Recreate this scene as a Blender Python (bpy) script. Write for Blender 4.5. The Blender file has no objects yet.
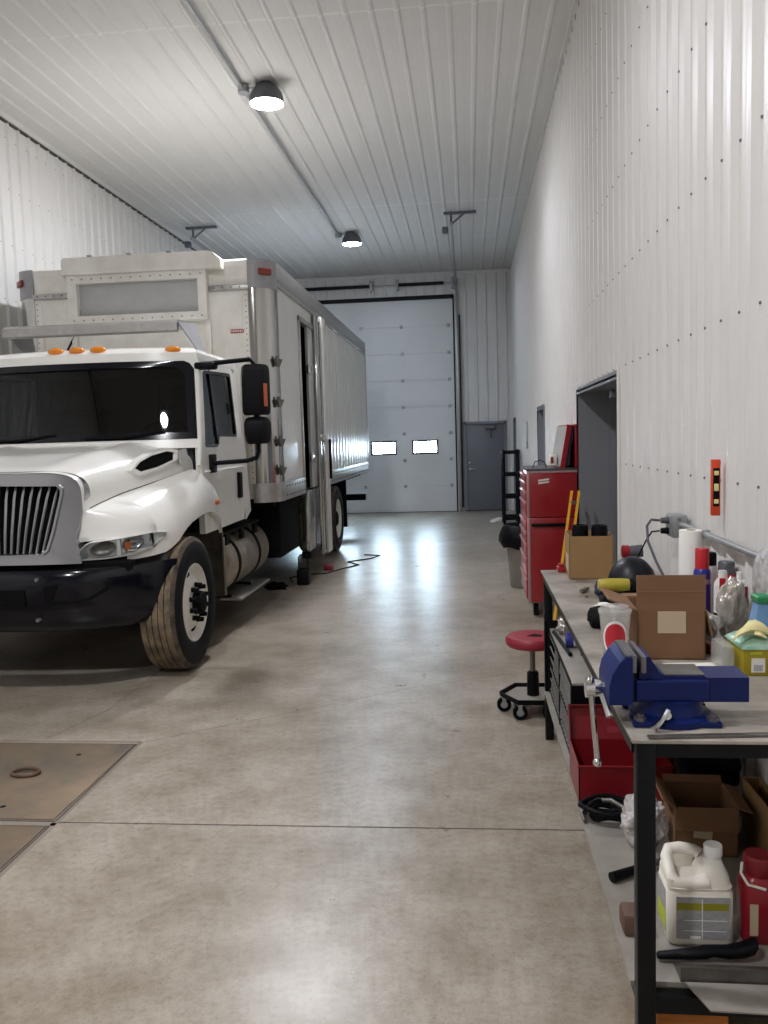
import bpy, bmesh, math, random
from mathutils import Matrix, Vector, noise
rnd = random.Random(7)
PI = math.pi
scene = bpy.context.scene
COL = scene.collection

# ------------------------------------------------------------------ materials
def lin(h):
    h = h.lstrip('#')
    o = []
    for i in (0, 2, 4):
        c = int(h[i:i+2], 16) / 255
        o.append(c / 12.92 if c <= .04045 else ((c + .055) / 1.055) ** 2.4)
    return (*o, 1)

def mat(name, col, rough=.5, metal=0, var=0, vscale=8, bump=0, bscale=60, col2=None, spec=.5, coat=0, stretch=None):
    m = bpy.data.materials.new(name); m.use_nodes = True
    nt = m.node_tree; b = nt.nodes['Principled BSDF']
    b.inputs['Roughness'].default_value = rough
    b.inputs['Metallic'].default_value = metal
    b.inputs['Specular IOR Level'].default_value = spec
    b.inputs['Coat Weight'].default_value = coat
    c = lin(col); b.inputs['Base Color'].default_value = c
    if var or col2 or bump:
        tc = nt.nodes.new('ShaderNodeTexCoord')
        mp = nt.nodes.new('ShaderNodeMapping')
        nt.links.new(tc.outputs['Object'], mp.inputs['Vector'])
        if stretch: mp.inputs['Scale'].default_value = stretch
    if var or col2:
        n = nt.nodes.new('ShaderNodeTexNoise'); n.inputs['Scale'].default_value = vscale; n.inputs['Detail'].default_value = 6
        n.inputs['Roughness'].default_value = .65
        nt.links.new(mp.outputs[0], n.inputs['Vector'])
        r = nt.nodes.new('ShaderNodeValToRGB')
        r.color_ramp.elements[0].position = .35; r.color_ramp.elements[1].position = .68
        if col2: a, z = lin(col2), c
        else:
            a = tuple(x * (1 - var) for x in c[:3]) + (1,); z = tuple(min(1, x * (1 + var)) for x in c[:3]) + (1,)
        r.color_ramp.elements[0].color = a; r.color_ramp.elements[1].color = z
        nt.links.new(n.outputs['Fac'], r.inputs[0]); nt.links.new(r.outputs[0], b.inputs['Base Color'])
    if bump:
        n2 = nt.nodes.new('ShaderNodeTexNoise'); n2.inputs['Scale'].default_value = bscale; n2.inputs['Detail'].default_value = 4
        nt.links.new(mp.outputs[0], n2.inputs['Vector'])
        bp = nt.nodes.new('ShaderNodeBump'); bp.inputs['Strength'].default_value = bump; bp.inputs['Distance'].default_value = .01
        nt.links.new(n2.outputs['Fac'], bp.inputs['Height']); nt.links.new(bp.outputs[0], b.inputs['Normal'])
    return m

def glass(name, tint, refl=.06, rough=.02):
    m = bpy.data.materials.new(name); m.use_nodes = True
    nt = m.node_tree; nt.nodes.remove(nt.nodes['Principled BSDF'])
    out = nt.nodes['Material Output']
    t = nt.nodes.new('ShaderNodeBsdfTransparent'); t.inputs[0].default_value = lin(tint)
    g = nt.nodes.new('ShaderNodeBsdfGlossy'); g.inputs['Roughness'].default_value = rough
    ge = nt.nodes.new('ShaderNodeNewGeometry'); dt = nt.nodes.new('ShaderNodeVectorMath'); dt.operation = 'DOT_PRODUCT'
    nt.links.new(ge.outputs['Normal'], dt.inputs[0]); nt.links.new(ge.outputs['Incoming'], dt.inputs[1])
    prev = dt.outputs['Value']
    for op, a_, b_ in (('ABSOLUTE', None, None), ('SUBTRACT', 1.0, None), ('POWER', None, 5.0), ('MULTIPLY_ADD', None, .95)):
        q = nt.nodes.new('ShaderNodeMath'); q.operation = op
        if op == 'SUBTRACT': q.inputs[0].default_value = 1.0; nt.links.new(prev, q.inputs[1])
        else:
            nt.links.new(prev, q.inputs[0])
            if b_ is not None: q.inputs[1].default_value = b_
            if op == 'MULTIPLY_ADD': q.inputs[2].default_value = .045
        prev = q.outputs[0]
    f = q
    mx = nt.nodes.new('ShaderNodeMixShader')
    nt.links.new(f.outputs[0], mx.inputs[0]); nt.links.new(t.outputs[0], mx.inputs[1]); nt.links.new(g.outputs[0], mx.inputs[2])
    nt.links.new(mx.outputs[0], out.inputs[0])
    return m

def emit(name, col, s):
    m = bpy.data.materials.new(name); m.use_nodes = True
    b = m.node_tree.nodes['Principled BSDF']
    b.inputs['Base Color'].default_value = lin(col)
    b.inputs['Emission Color'].default_value = lin(col); b.inputs['Emission Strength'].default_value = s
    return m

def concrete():
    m = mat('concrete', '#a9a194', .34, spec=.5)
    nt = m.node_tree; b = nt.nodes['Principled BSDF']
    tc = nt.nodes.new('ShaderNodeTexCoord')
    def nz(sc, det, ro):
        n = nt.nodes.new('ShaderNodeTexNoise'); n.inputs['Scale'].default_value = sc; n.inputs['Detail'].default_value = det; n.inputs['Roughness'].default_value = ro
        nt.links.new(tc.outputs['Object'], n.inputs['Vector']); return n
    def ramp(n, p0, c0, p1, c1):
        r = nt.nodes.new('ShaderNodeValToRGB'); e = r.color_ramp.elements
        e[0].position = p0; e[0].color = c0; e[1].position = p1; e[1].color = c1
        nt.links.new(n.outputs['Fac'], r.inputs[0]); return r
    def mul(a, bb, f):
        x = nt.nodes.new('ShaderNodeMix'); x.data_type = 'RGBA'; x.blend_type = 'MULTIPLY'; x.inputs[0].default_value = f
        nt.links.new(a, x.inputs[6]); nt.links.new(bb, x.inputs[7]); return x.outputs[2]
    big = ramp(nz(.7, 5, .6), .35, lin('#988f80'), .66, lin('#b3aba0'))
    mid = ramp(nz(3.2, 8, .7), .34, lin('#c9c2b6'), .62, (1, 1, 1, 1))
    fine = ramp(nz(26, 6, .75), .32, lin('#cfc8be'), .55, (1, 1, 1, 1))
    speck = ramp(nz(110, 2, .5), .28, lin('#9c9285'), .40, (1, 1, 1, 1))
    c = mul(big.outputs[0], mid.outputs[0], .8); c = mul(c, fine.outputs[0], .7); c = mul(c, speck.outputs[0], .5)
    nt.links.new(c, b.inputs['Base Color'])
    rr = nt.nodes.new('ShaderNodeMapRange'); rr.inputs[3].default_value = .20; rr.inputs[4].default_value = .42
    nt.links.new(nz(5, 6, .7).outputs['Fac'], rr.inputs[0]); nt.links.new(rr.outputs[0], b.inputs['Roughness'])
    bp = nt.nodes.new('ShaderNodeBump'); bp.inputs['Strength'].default_value = .10; bp.inputs['Distance'].default_value = .004
    nt.links.new(nz(40, 6, .7).outputs['Fac'], bp.inputs['Height']); nt.links.new(bp.outputs[0], b.inputs['Normal'])
    return m

M = {}
M['wall'] = mat('white_steel_panel', '#dad8d5', .38, var=.02, vscale=1.5)
M['ceil'] = mat('white_ceiling_panel', '#d2d0cd', .62, var=.02, vscale=1.5)
M['trim'] = mat('white_trim', '#dcdad6', .4)
M['concrete'] = concrete()
M['groove'] = mat('dark_groove', '#4d473f', .8)
M['crack'] = mat('joint_filler', '#857c70', .7)
M['plate'] = mat('rusty_plate', '#86725a', .5, .25, vscale=2.0, col2='#5f594f', bump=.15, bscale=30)
M['rust'] = mat('rust_edge', '#5b4230', .7, var=.3)
M['screw'] = mat('screw_head', '#737376', .5, .3)
M['white'] = mat('white_paint', '#ecebe6', .22, coat=.4, var=.015, vscale=2)
M['boxwhite'] = mat('box_white', '#ebe9e3', .38, vscale=3, col2='#d6d2c8')
M['boxside'] = mat('box_side_panel', '#e6e6e2', .28, var=.05, vscale=2)
M['stain'] = mat('stainless', '#c4c3bf', .13, .9, vscale=3, col2='#aaa8a2', stretch=(1, 1, .15))
M['alu'] = mat('aluminium', '#b4b3b0', .38, .8, var=.1, vscale=12)
M['greypaint'] = mat('grey_corner', '#97979a', .45, var=.06)
M['recess'] = mat('grey_panel', '#b0b1b1', .5, var=.05)
M['black'] = mat('black_plastic', '#090a0f', .5, spec=.14)
M['gloss_black'] = mat('black_paint', '#060814', .14, spec=.35, coat=.15)
M['matte_black'] = mat('matte_black', '#08080a', .8, spec=.15)
M['rubber'] = mat('tyre_rubber', '#111217', .75, var=.15, vscale=20, spec=.25)
M['tread'] = mat('muddy_tread', '#8a7860', .85, vscale=9, col2='#4a4238', bump=.3, bscale=40)
M['mudrubber'] = mat('muddy_sidewall', '#6b5d4b', .85, vscale=7, col2='#26252a')
M['chrome'] = mat('chrome', '#d5d5d6', .12, 1)
M['satin'] = mat('satin_grille', '#a9aaae', .2, .85)
M['steel'] = mat('bare_steel', '#85827e', .42, .7, vscale=7, col2='#5f5b57')
M['amber'] = mat('amber_lens', '#e8890f', .15, coat=.5)
M['redlens'] = mat('red_lens', '#7a2a18', .2)
M['orange'] = mat('orange_reflector', '#c2571c', .3)
M['clear'] = glass('clear_lens', '#e8ecec')
M['wsglass'] = glass('windscreen_glass', '#788786')
M['pane'] = glass('door_pane', '#f3f7f8')
M['interior'] = mat('cab_interior', '#2b3134', .7)
M['seat'] = mat('cab_seat', '#1b2027', .8)
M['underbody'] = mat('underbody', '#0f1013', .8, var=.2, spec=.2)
M['liner'] = mat('dusty_liner', '#4f4a42', .85, vscale=8, col2='#2e2b28')
M['tank'] = mat('tank_alu', '#a89f92', .42, .7, vscale=7, col2='#7c7263')
M['doorgrey'] = mat('grey_door_paint', '#70737a', .45, var=.02)
M['framegrey'] = mat('grey_frame_paint', '#85888e', .45)
M['redtool'] = mat('red_enamel', '#9c141e', .3, coat=.3, var=.05, vscale=4)
M['redbox'] = mat('red_toolbox', '#7a121c', .38, var=.08, vscale=5)
M['rednside'] = mat('red_seat_vinyl', '#8f2333', .45)
M['chestgrey'] = mat('chest_mat', '#4b4d50', .7)
M['pull'] = mat('drawer_pull', '#b99a9a', .35, .4)
M['lidgrey'] = mat('lid_liner', '#9b9693', .7, var=.06)
M['card'] = mat('cardboard', '#7d5c40', .85, var=.06, vscale=5)
M['cardtan'] = mat('pale_cardboard', '#96774f', .85, var=.05, vscale=5)
M['cardin'] = mat('cardboard_inside', '#8a6a45', .9)
M['tape'] = mat('paper_label', '#c1ad90', .6)
M['benchtop'] = mat('bench_steel', '#aea79d', .42, .12, vscale=5, col2='#787168', bump=.05)
M['shelf'] = mat('shelf_steel', '#a39d95', .5, .2, vscale=4, col2='#8a847b')
M['benchblack'] = mat('bench_frame_paint', '#05060b', .45, spec=.25)
M['blue'] = mat('vise_blue', '#10205a', .4, spec=.25, var=.18, vscale=10)
M['jaw'] = mat('vise_steel', '#77767c', .35, .8)
M['paper'] = mat('white_paper', '#ece9e4', .9)
M['hdpe'] = mat('white_plastic', '#e2ddd2', .42)
M['labelgrey'] = mat('label_grey', '#8f8f92', .6, vscale=60, col2='#a6a6a6', stretch=(1, 1, 3))
M['olive'] = mat('label_olive', '#8d8a1c', .6)
M['lime'] = mat('label_lime', '#b9c62a', .6)
M['redplastic'] = mat('red_plastic', '#8c1424', .32)
M['darkred'] = mat('dark_red_label', '#7c2030', .5)
M['canblue'] = mat('can_blue', '#2a2f86', .3)
M['canred'] = mat('can_red', '#b81f2b', .35)
M['canwhite'] = mat('can_white', '#dcdad6', .3)
M['foil'] = mat('foil_bag', '#d8d3ca', .25, .35, bump=.6, bscale=28, vscale=9, col2='#a8a298')
M['foildark'] = mat('dark_foil', '#a39d95', .25, .4, bump=.6, bscale=24, vscale=6, col2='#6d6862')
M['plasticbag'] = mat('clear_plastic', '#d5d3d2', .22, bump=.7, bscale=30, vscale=14, col2='#9a9794')
M['glovebox'] = mat('glove_box', '#9a8a16', .55)
M['greenfilm'] = mat('green_film', '#6fa78a', .3, vscale=12, col2='#a8c7b4', bump=.3, bscale=30)
M['glove'] = mat('cream_glove', '#e6dba0', .7)
M['bluebag'] = mat('blue_bag', '#7fa6d6', .35, var=.15)
M['greencap'] = mat('green_cap', '#2d8a57', .4)
M['helmet'] = mat('black_shell', '#0c0e16', .42, spec=.3)
M['navy'] = mat('navy_cloth', '#1c2340', .8)
M['yellow'] = mat('yellow_plastic', '#a99a30', .45)
M['ladder'] = mat('yellow_fibreglass', '#d6a021', .45)
M['level'] = mat('level_red', '#d2451c', .4)
M['vial'] = mat('vial', '#e4e3a0', .2)
M['galv'] = mat('galvanised', '#a4a6a8', .4, .6, var=.08, vscale=15)
M['wood'] = mat('orange_wood', '#b8702a', .7, var=.15, stretch=(1, 8, 8))
M['brown'] = mat('brown_block', '#5d4539', .75, var=.15)
M['cupclear'] = glass('cup_plastic', '#e9e6e1')
def film(name, col, alpha, rough=.25):
    m = mat(name, col, rough); m.node_tree.nodes['Principled BSDF'].inputs['Alpha'].default_value = alpha; return m
M['cupwall'] = film('cup_wall', '#d6d3ce', .34)
M['film'] = film('clear_film', '#c9ccc6', .38, .15)
M['cola'] = mat('cola', '#1d1614', .15)
M['cupred'] = mat('cup_red', '#c32938', .5)
M['bin'] = mat('grey_bin', '#8a8781', .55)
M['ink'] = mat('ink_red', '#a3182a', .5)
M['rod'] = mat('zinc', '#b8b6b2', .3, .8)
M['lens'] = emit('led_lens', '#f6f8ff', 265)
M['lens_soft'] = emit('led_lens_soft', '#f8f8fc', 215)
M['lens_cool'] = emit('led_lens_cool', '#d8e8ff', 105)
M['rimwhite'] = mat('white_rim', '#f2f1ec', .35, var=.03)
M['wheelgrey'] = mat('dusty_flap', '#6d675d', .8, var=.15)
M['housing'] = mat('lamp_housing', '#5d5f66', .4, .4)
M['spring'] = mat('spring_steel', '#1b1c20', .5, .3)
M['seal'] = mat('rubber_seal', '#17181b', .8)
M['doorpanel'] = mat('sectional_panel', '#dfe1e1', .38, var=.02, vscale=2)

# ------------------------------------------------------------------ mesh builder
class MB:
    def __init__(s, mats):
        s.bm = bmesh.new(); s.mats = mats if isinstance(mats, (list, tuple)) else [mats]; s.m = 0; s.X = None
    def mi(s, i): s.m = i; return s
    def raw(s, vs, fs, M_=None):
        out = []
        for v in vs:
            v = Vector(v)
            if M_ is not None: v = M_ @ v
            if s.X is not None: v = s.X @ v
            out.append(s.bm.verts.new(v))
        for f in fs:
            try:
                fa = s.bm.faces.new([out[i] for i in f]); fa.material_index = s.m
            except ValueError: pass
        return s
    def box(s, a, b, bev=0, M_=None, seg=2):
        x0, x1 = sorted((a[0], b[0])); y0, y1 = sorted((a[1], b[1])); z0, z1 = sorted((a[2], b[2]))
        vs = [(x0,y0,z0),(x1,y0,z0),(x1,y1,z0),(x0,y1,z0),(x0,y0,z1),(x1,y0,z1),(x1,y1,z1),(x0,y1,z1)]
        fs = [(3,2,1,0),(4,5,6,7),(0,1,5,4),(1,2,6,5),(2,3,7,6),(3,0,4,7)]
        if bev:
            t = bmesh.new(); tv = [t.verts.new(v) for v in vs]
            for f in fs: t.faces.new([tv[i] for i in f])
            bmesh.ops.bevel(t, geom=t.edges[:], offset=min(bev, .45*min(x1-x0, y1-y0, z1-z0)), segments=seg, affect='EDGES', profile=.5)
            t.verts.index_update()
            vs = [v.co.copy() for v in t.verts]; fs = [[v.index for v in f.verts] for f in t.faces]; t.free()
        return s.raw(vs, fs, M_)
    def cbox(s, c, d, bev=0, M_=None):
        return s.box([c[i]-d[i]/2 for i in range(3)], [c[i]+d[i]/2 for i in range(3)], bev, M_)
    def loft(s, rings, c0=True, c1=True, closed=True, M_=None):
        n = len(rings[0]); vs = [p for r in rings for p in r]; fs = []
        for i in range(len(rings)-1):
            for j in range(n if closed else n-1):
                k = (j+1) % n
                fs.append((i*n+j, i*n+k, (i+1)*n+k, (i+1)*n+j))
        if c0: fs.append(tuple(range(n-1, -1, -1)))
        if c1: fs.append(tuple((len(rings)-1)*n+j for j in range(n)))
        return s.raw(vs, fs, M_)
    def cyl(s, p0, p1, r0, r1=None, n=16, caps=True, M_=None):
        r1 = r0 if r1 is None else r1
        p0 = Vector(p0); p1 = Vector(p1); w = (p1-p0).normalized()
        a = w.orthogonal().normalized(); b = w.cross(a)
        ring = lambda p, r: [p + (a*math.cos(2*PI*i/n) + b*math.sin(2*PI*i/n))*r for i in range(n)]
        return s.loft([ring(p0, r0), ring(p1, r1)], caps, caps, M_=M_)
    def lathe(s, prof, o=(0,0,0), axis='z', n=32, cap=True, M_=None):
        rings = []
        for r, h in prof:
            ring = []
            for i in range(n):
                a = 2*PI*i/n; u, v = r*math.cos(a), r*math.sin(a)
                p = {'z': (u, v, h), 'x': (h, u, v), 'y': (u, h, v)}[axis]
                ring.append((p[0]+o[0], p[1]+o[1], p[2]+o[2]))
            rings.append(ring)
        return s.loft(rings, cap, cap, M_=M_)
    def tube(s, pts, r, n=8, M_=None):
        pts = [Vector(p) for p in pts]; rings = []; a = None
        for i, p in enumerate(pts):
            t = (pts[min(i+1, len(pts)-1)] - pts[max(i-1, 0)]).normalized()
            a = t.orthogonal().normalized() if a is None else (a - t*a.dot(t)).normalized()
            b = t.cross(a); rr = r[i] if isinstance(r, (list, tuple)) else r
            rings.append([p + (a*math.cos(2*PI*j/n) + b*math.sin(2*PI*j/n))*rr for j in range(n)])
        return s.loft(rings, M_=M_)
    def prism(s, poly, fn, t0, t1, M_=None):
        return s.loft([[fn(a, b, t0) for a, b in poly], [fn(a, b, t1) for a, b in poly]], M_=M_)
    def sphere(s, c, r, nu=16, nv=10, M_=None):
        if not isinstance(r, (list, tuple)): r = (r, r, r)
        rings = []
        for i in range(1, nv):
            t = PI*i/nv
            rings.append([(c[0]+r[0]*math.sin(t)*math.cos(2*PI*j/nu), c[1]+r[1]*math.sin(t)*math.sin(2*PI*j/nu), c[2]-r[2]*math.cos(t)) for j in range(nu)])
        return s.loft(rings, M_=M_)
    def blob(s, c, r, amp, freq, seed, zmin=None, sub=4):
        t = bmesh.new(); bmesh.ops.create_icosphere(t, subdivisions=sub, radius=1)
        t.verts.index_update(); vs = []
        for v in t.verts:
            d = v.co.normalized(); q = d*freq + Vector((seed*7.3, seed*3.1, seed))
            k = 1 + amp*noise.noise(q) + amp*.6*abs(noise.noise(q*2.7))
            p = Vector((c[0]+d.x*r[0]*k, c[1]+d.y*r[1]*k, c[2]+d.z*r[2]*k))
            if zmin is not None and p.z < zmin: p.z = zmin + .0005*(p.z-zmin)
            vs.append(p)
        fs = [[v.index for v in f.verts] for f in t.faces]; t.free()
        return s.raw(vs, fs)
    def grid(s, rows, M_=None):
        return s.loft(rows, False, False, False, M_)
    def holed(s, outer, inner, fn, t0, t1):
        cx = sum(p[0] for p in inner)/len(inner); cy = sum(p[1] for p in inner)/len(inner)
        ang = set()
        for p in list(outer)+list(inner): ang.add(round(math.atan2(p[1]-cy, p[0]-cx), 5))
        for i in range(72): ang.add(round(-PI + 2*PI*i/72 + .001, 5))
        def hit(poly, a):
            dx, dy = math.cos(a), math.sin(a); best = None
            for i in range(len(poly)):
                x1, y1 = poly[i][0]-cx, poly[i][1]-cy; x2, y2 = poly[(i+1) % len(poly)][0]-cx, poly[(i+1) % len(poly)][1]-cy
                ex, ey = x2-x1, y2-y1; den = dx*ey - dy*ex
                if abs(den) < 1e-12: continue
                t = (x1*ey - y1*ex)/den; u = (x1*dy - y1*dx)/den
                if t > 0 and -1e-6 <= u <= 1+1e-6: best = t if best is None else max(best, t)
            best = best or 0
            return (cx+dx*best, cy+dy*best)
        A = sorted(ang); O = [hit(outer, a) for a in A]; I = [hit(inner, a) for a in A]
        rings = [[fn(*p, t0) for p in O], [fn(*p, t0) for p in I], [fn(*p, t1) for p in I], [fn(*p, t1) for p in O], [fn(*p, t0) for p in O]]
        return s.loft(rings, False, False)
    def build(s, name, parent=None, smooth=True, ang=38, label=None, cat=None, group=None, kind=None, origin=None):
        bm = s.bm
        bmesh.ops.remove_doubles(bm, verts=bm.verts[:], dist=1e-5)
        bmesh.ops.recalc_face_normals(bm, faces=bm.faces[:])
        if parent is not None:
            o = Vector((0, 0, 0)); p = parent
            while p is not None: o += p.location; p = p.parent
        elif origin is not None: o = Vector(origin)
        else:
            lo = [min(v.co[i] for v in bm.verts) for i in range(3)]; hi = [max(v.co[i] for v in bm.verts) for i in range(3)]
            o = Vector(((lo[0]+hi[0])/2, (lo[1]+hi[1])/2, lo[2]))
        for v in bm.verts: v.co -= o
        me = bpy.data.meshes.new(name); bm.to_mesh(me); bm.free()
        for m in s.mats: me.materials.append(m)
        if smooth:
            for p in me.polygons: p.use_smooth = True
            me.set_sharp_from_angle(angle=math.radians(ang))
        ob = bpy.data.objects.new(name, me); COL.objects.link(ob)
        if parent is not None: ob.parent = parent
        else: ob.location = o
        tag(ob, label, cat, group, kind)
        return ob

def tag(o, label=None, cat=None, group=None, kind=None):
    for k, v in (('label', label), ('category', cat), ('group', group), ('kind', kind)):
        if v: o[k] = v
    return o

def thing(name, label, cat, loc, group=None):
    o = bpy.data.objects.new(name, None); o.location = loc; o.empty_display_size = .1; COL.objects.link(o)
    return tag(o, label, cat, group)

def struct(mb, name, label, cat, smooth=False, origin=(0, 0, 0)):
    return mb.build(name, None, smooth, label=label, cat=cat, kind='structure', origin=origin)

def rot(c, rx=0, ry=0, rz=0):
    c = Vector(c)
    return Matrix.Translation(c) @ Matrix.Rotation(rz, 4, 'Z') @ Matrix.Rotation(ry, 4, 'Y') @ Matrix.Rotation(rx, 4, 'X') @ Matrix.Translation(-c)

# ------------------------------------------------------------------ room shell
XR, XL, YB, YF, ZC = 1.03, -5.15, 19.3, -7.5, 5.5
RIB = .2286
def profile(a0, a1, phase, extra=()):
    """rib profile of a panel wall along one axis: sorted (position, height) pairs"""
    pts = {}
    k = math.floor((a0-phase)/RIB) - 1
    while phase + k*RIB < a1 + RIB:
        c = phase + k*RIB
        for d, h in ((-.030, 0), (-.013, .026), (.013, .026), (.034, 0), (.100, .0), (.1143, .0012), (.130, .0)):
            pts[c+d] = h
        k += 1
    P = sorted(pts.items())
    def h_at(a):
        for (p, h), (q, g) in zip(P, P[1:]):
            if p <= a <= q: return h + (g-h)*(a-p)/(q-p)
        return 0
    res = [(p, h) for p, h in P if a0 < p < a1]
    for e in (a0, a1, *extra): res.append((e, h_at(e)))
    return sorted(set(res))

def panel_wall(mb, a0, a1, phase, z1, fn, openings):
    ex = [e for o in openings for e in o[:2]]
    P = profile(a0, a1, phase, ex)
    for (p, h), (q, g) in zip(P, P[1:]):
        if q-p < 1e-6: continue
        zs = 0
        for o0, o1, ot in openings:
            if o0-1e-6 <= p and q <= o1+1e-6: zs = ot
        mb.raw([fn(p, h, zs), fn(q, g, zs), fn(q, g, z1), fn(p, h, z1)], [(0, 1, 2, 3)])

def screws(mb, rows, a0, a1, phase, fn, axis, openings):
    mb.mi(1)
    for z in rows:
        k = math.ceil((a0-phase)/RIB)
        while phase + k*RIB - .05 < a1:
            a = phase + k*RIB - .05
            if not any(o[0]-.04 < a < o[1]+.04 and z < o[2]+.03 for o in openings):
                mb.cyl(fn(a, 0, z), fn(a, .006, z), .0065, .005, n=6)
            k += 1
    mb.mi(0)

D1, D3, D4 = (5.70, 7.86, 2.11), (11.3, 12.35, 2.1), (18.0, 18.9, 2.08)
w = MB([M['wall'], M['screw']])
fr = lambda a, h, z: (XR-h, a, z)
opR = [D1, D3, D4]
panel_wall(w, YF, YB, 2.90, ZC, fr, opR)
screws(w, (.28, .90, 1.51, 2.16, 2.79, 3.42, 4.05, 4.68, 5.25), 1.0, 19.2, 2.90, fr, 'y', opR)
struct(w, 'wall_right', 'white ribbed steel wall with rows of screws behind the workbench', 'wall')
w = MB([M['wall'], M['screw']])
fl = lambda a, h, z: (XL+h, a, z)
panel_wall(w, YF, YB, .1, ZC, fl, [])
screws(w, (2.79, 3.42, 4.05, 4.68, 5.25), 5.0, 19.2, .1, fl, 'y', [])
struct(w, 'wall_left', 'white ribbed steel wall behind the truck', 'wall')
GX0, GX1, GZ = -4.58, -.30, 4.90
MX0, MX1, MZ = -.12, .86, 2.07
w = MB([M['wall'], M['screw']])
fb = lambda a, h, z: (a, YB-h, z)
opB = [(GX0, GX1, GZ), (MX0, MX1, MZ)]
panel_wall(w, XL, XR, -.02, ZC, fb, opB)
struct(w, 'wall_back', 'white ribbed steel wall around the big overhead door', 'wall')
w = MB(M['wall'])
panel_wall(w, XL, XR, 0, ZC, lambda a, h, z: (a, YF+h, z), [])
struct(w, 'wall_front', 'white ribbed steel wall at the near end of the building', 'wall')
c = MB([M['ceil'], M['trim'], M['screw']])
P = [(p, h*.6) for p, h in profile(XL, XR, -.10)]
for (p, h), (q, g) in zip(P, P[1:]):
    c.mi(0).raw([(p, YF, ZC-h), (q, YF, ZC-g), (q, YB, ZC-g), (p, YB, ZC-h)], [(0, 1, 2, 3)])
    for ys in (1.5, 7.6, 13.7):
        c.mi(1).raw([(p, ys, ZC-h-.001), (q, ys, ZC-g-.001), (q, ys+.03, ZC-g-.004), (p, ys+.03, ZC-h-.004)], [(0, 1, 2, 3)])
        c.raw([(p, ys+.03, ZC-h-.004), (q, ys+.03, ZC-g-.004), (q, ys+.031, ZC-g), (p, ys+.031, ZC-h)], [(0, 1, 2, 3)])
struct(c, 'ceiling', 'white ribbed steel ceiling with panels running towards the back', 'ceiling')

f = MB([M['concrete'], M['groove'], M['crack']])
f.raw([(XL-.1, YF-.1, 0), (XR+.8, YF-.1, 0), (XR+.8, YB+.1, 0), (XL-.1, YB+.1, 0)], [(0, 1, 2, 3)])
def strip(m, p, q, wd, z=.0012):
    p, q = Vector(p), Vector(q); d = (q-p).normalized(); n = Vector((-d.y, d.x))*wd/2
    f.mi(m).raw([(*(p+n), z), (*(p-n), z), (*(q-n), z), (*(q+n), z)], [(0, 1, 2, 3)])
strip(1, (-1.93, 3.505), (XR, 3.53), .007)
strip(2, (-1.95, 4.5), (-.4, 5.6), .006); strip(2, (-.4, 5.6), (XR, 6.3), .005)
strip(2, (-2.56, 4.51), (-2.40, 5.1), .008); strip(2, (-2.40, 5.1), (-2.40, 19), .006)
strip(2, (XL, 10.2), (XR, 10.2), .006)
# steel curb angle let into the floor around the covers
for a, b in (((-1.915, -1), (-1.945, 4.52)), ((-1.945, 4.52), (-4.0, 4.52)), ((-1.93, 3.485), (-4.0, 3.485))):
    strip(2, a, b, .03, .001)
for a, b in (((-1.945, 3.515), (-1.955, 4.485)), ((-1.955, 4.485), (-4.0, 4.485)), ((-1.945, 3.512), (-4.0, 3.512)), ((-1.94, -1), (-1.95, 3.462)), ((-1.95, 3.462), (-4.0, 3.462))):
    strip(1, a, b, .012, .0014)
struct(f, 'floor', 'smooth grey concrete floor with saw-cut joints', 'floor')

for i, (y0, y1, lb) in enumerate(((3.525, 4.475, 'rusty steel floor cover with a lifting ring, nearer the truck'), (.9, 3.452, 'rusty steel floor cover cut off by the left edge of the photo'))):
    t = thing('floor_cover', lb, 'floor cover', (-2.7, (y0+y1)/2, 0), 'steel covers over the floor trench')
    b = MB([M['plate'], M['black']])
    b.box((-3.9, y0, .0005), (-1.96, y1, .006), .002)
    b.mi(1)
    for px, py in ((-2.22, y1-.17), (-2.28, y0+.12)): b.cyl((px, py, .0055), (px, py, .0066), .014, n=14)
    b.build('plate', t)
    if i == 0:
        b = MB(M['rust'])
        b.tube([(-2.38+.075*math.cos(a), 4.03+.045*math.sin(a), .017+.004*math.sin(a)) for a in [2*PI*k/24 for k in range(25)]], .009, 8)
        b.build('lifting_ring', t)

# trims
def trim(n, a, b, m='trim', lb='white metal trim'):
    struct(MB(M[m]).box(a, b), f'trim_{n}', lb, 'trim')
trim(1, (XR-.045, YF, ZC-.05), (XR+.02, YB, ZC-.0), lb='white angle trim where the right wall meets the ceiling')
trim(2, (XR-.008, YF, ZC-.085), (XR+.02, YB, ZC-.05), 'groove', 'dark gap strip under the right ceiling trim')
trim(3, (XL-.02, YF, ZC-.06), (XL+.05, YB, ZC), lb='white angle trim where the left wall meets the ceiling')
trim(4, (XL, YB-.045, ZC-.075), (XR, YB+.02, ZC-.02), lb='white angle trim along the top of the back wall')
trim(5, (XL-.02, YF, ZC-.085), (XL+.026, YB, ZC-.06), 'groove', 'dark gap strip under the left ceiling trim')
b = MB(M['trim']); b.box((GX1, YB-.06, 0), (GX1+.1, YB+.02, GZ+.1)); b.box((GX0-.1, YB-.06, 0), (GX0, YB+.02, GZ+.1)); b.box((GX0, YB-.06, GZ), (GX1, YB+.02, GZ+.1))
struct(b, 'trim_6', 'white steel jamb around the overhead door', 'trim')

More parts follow.
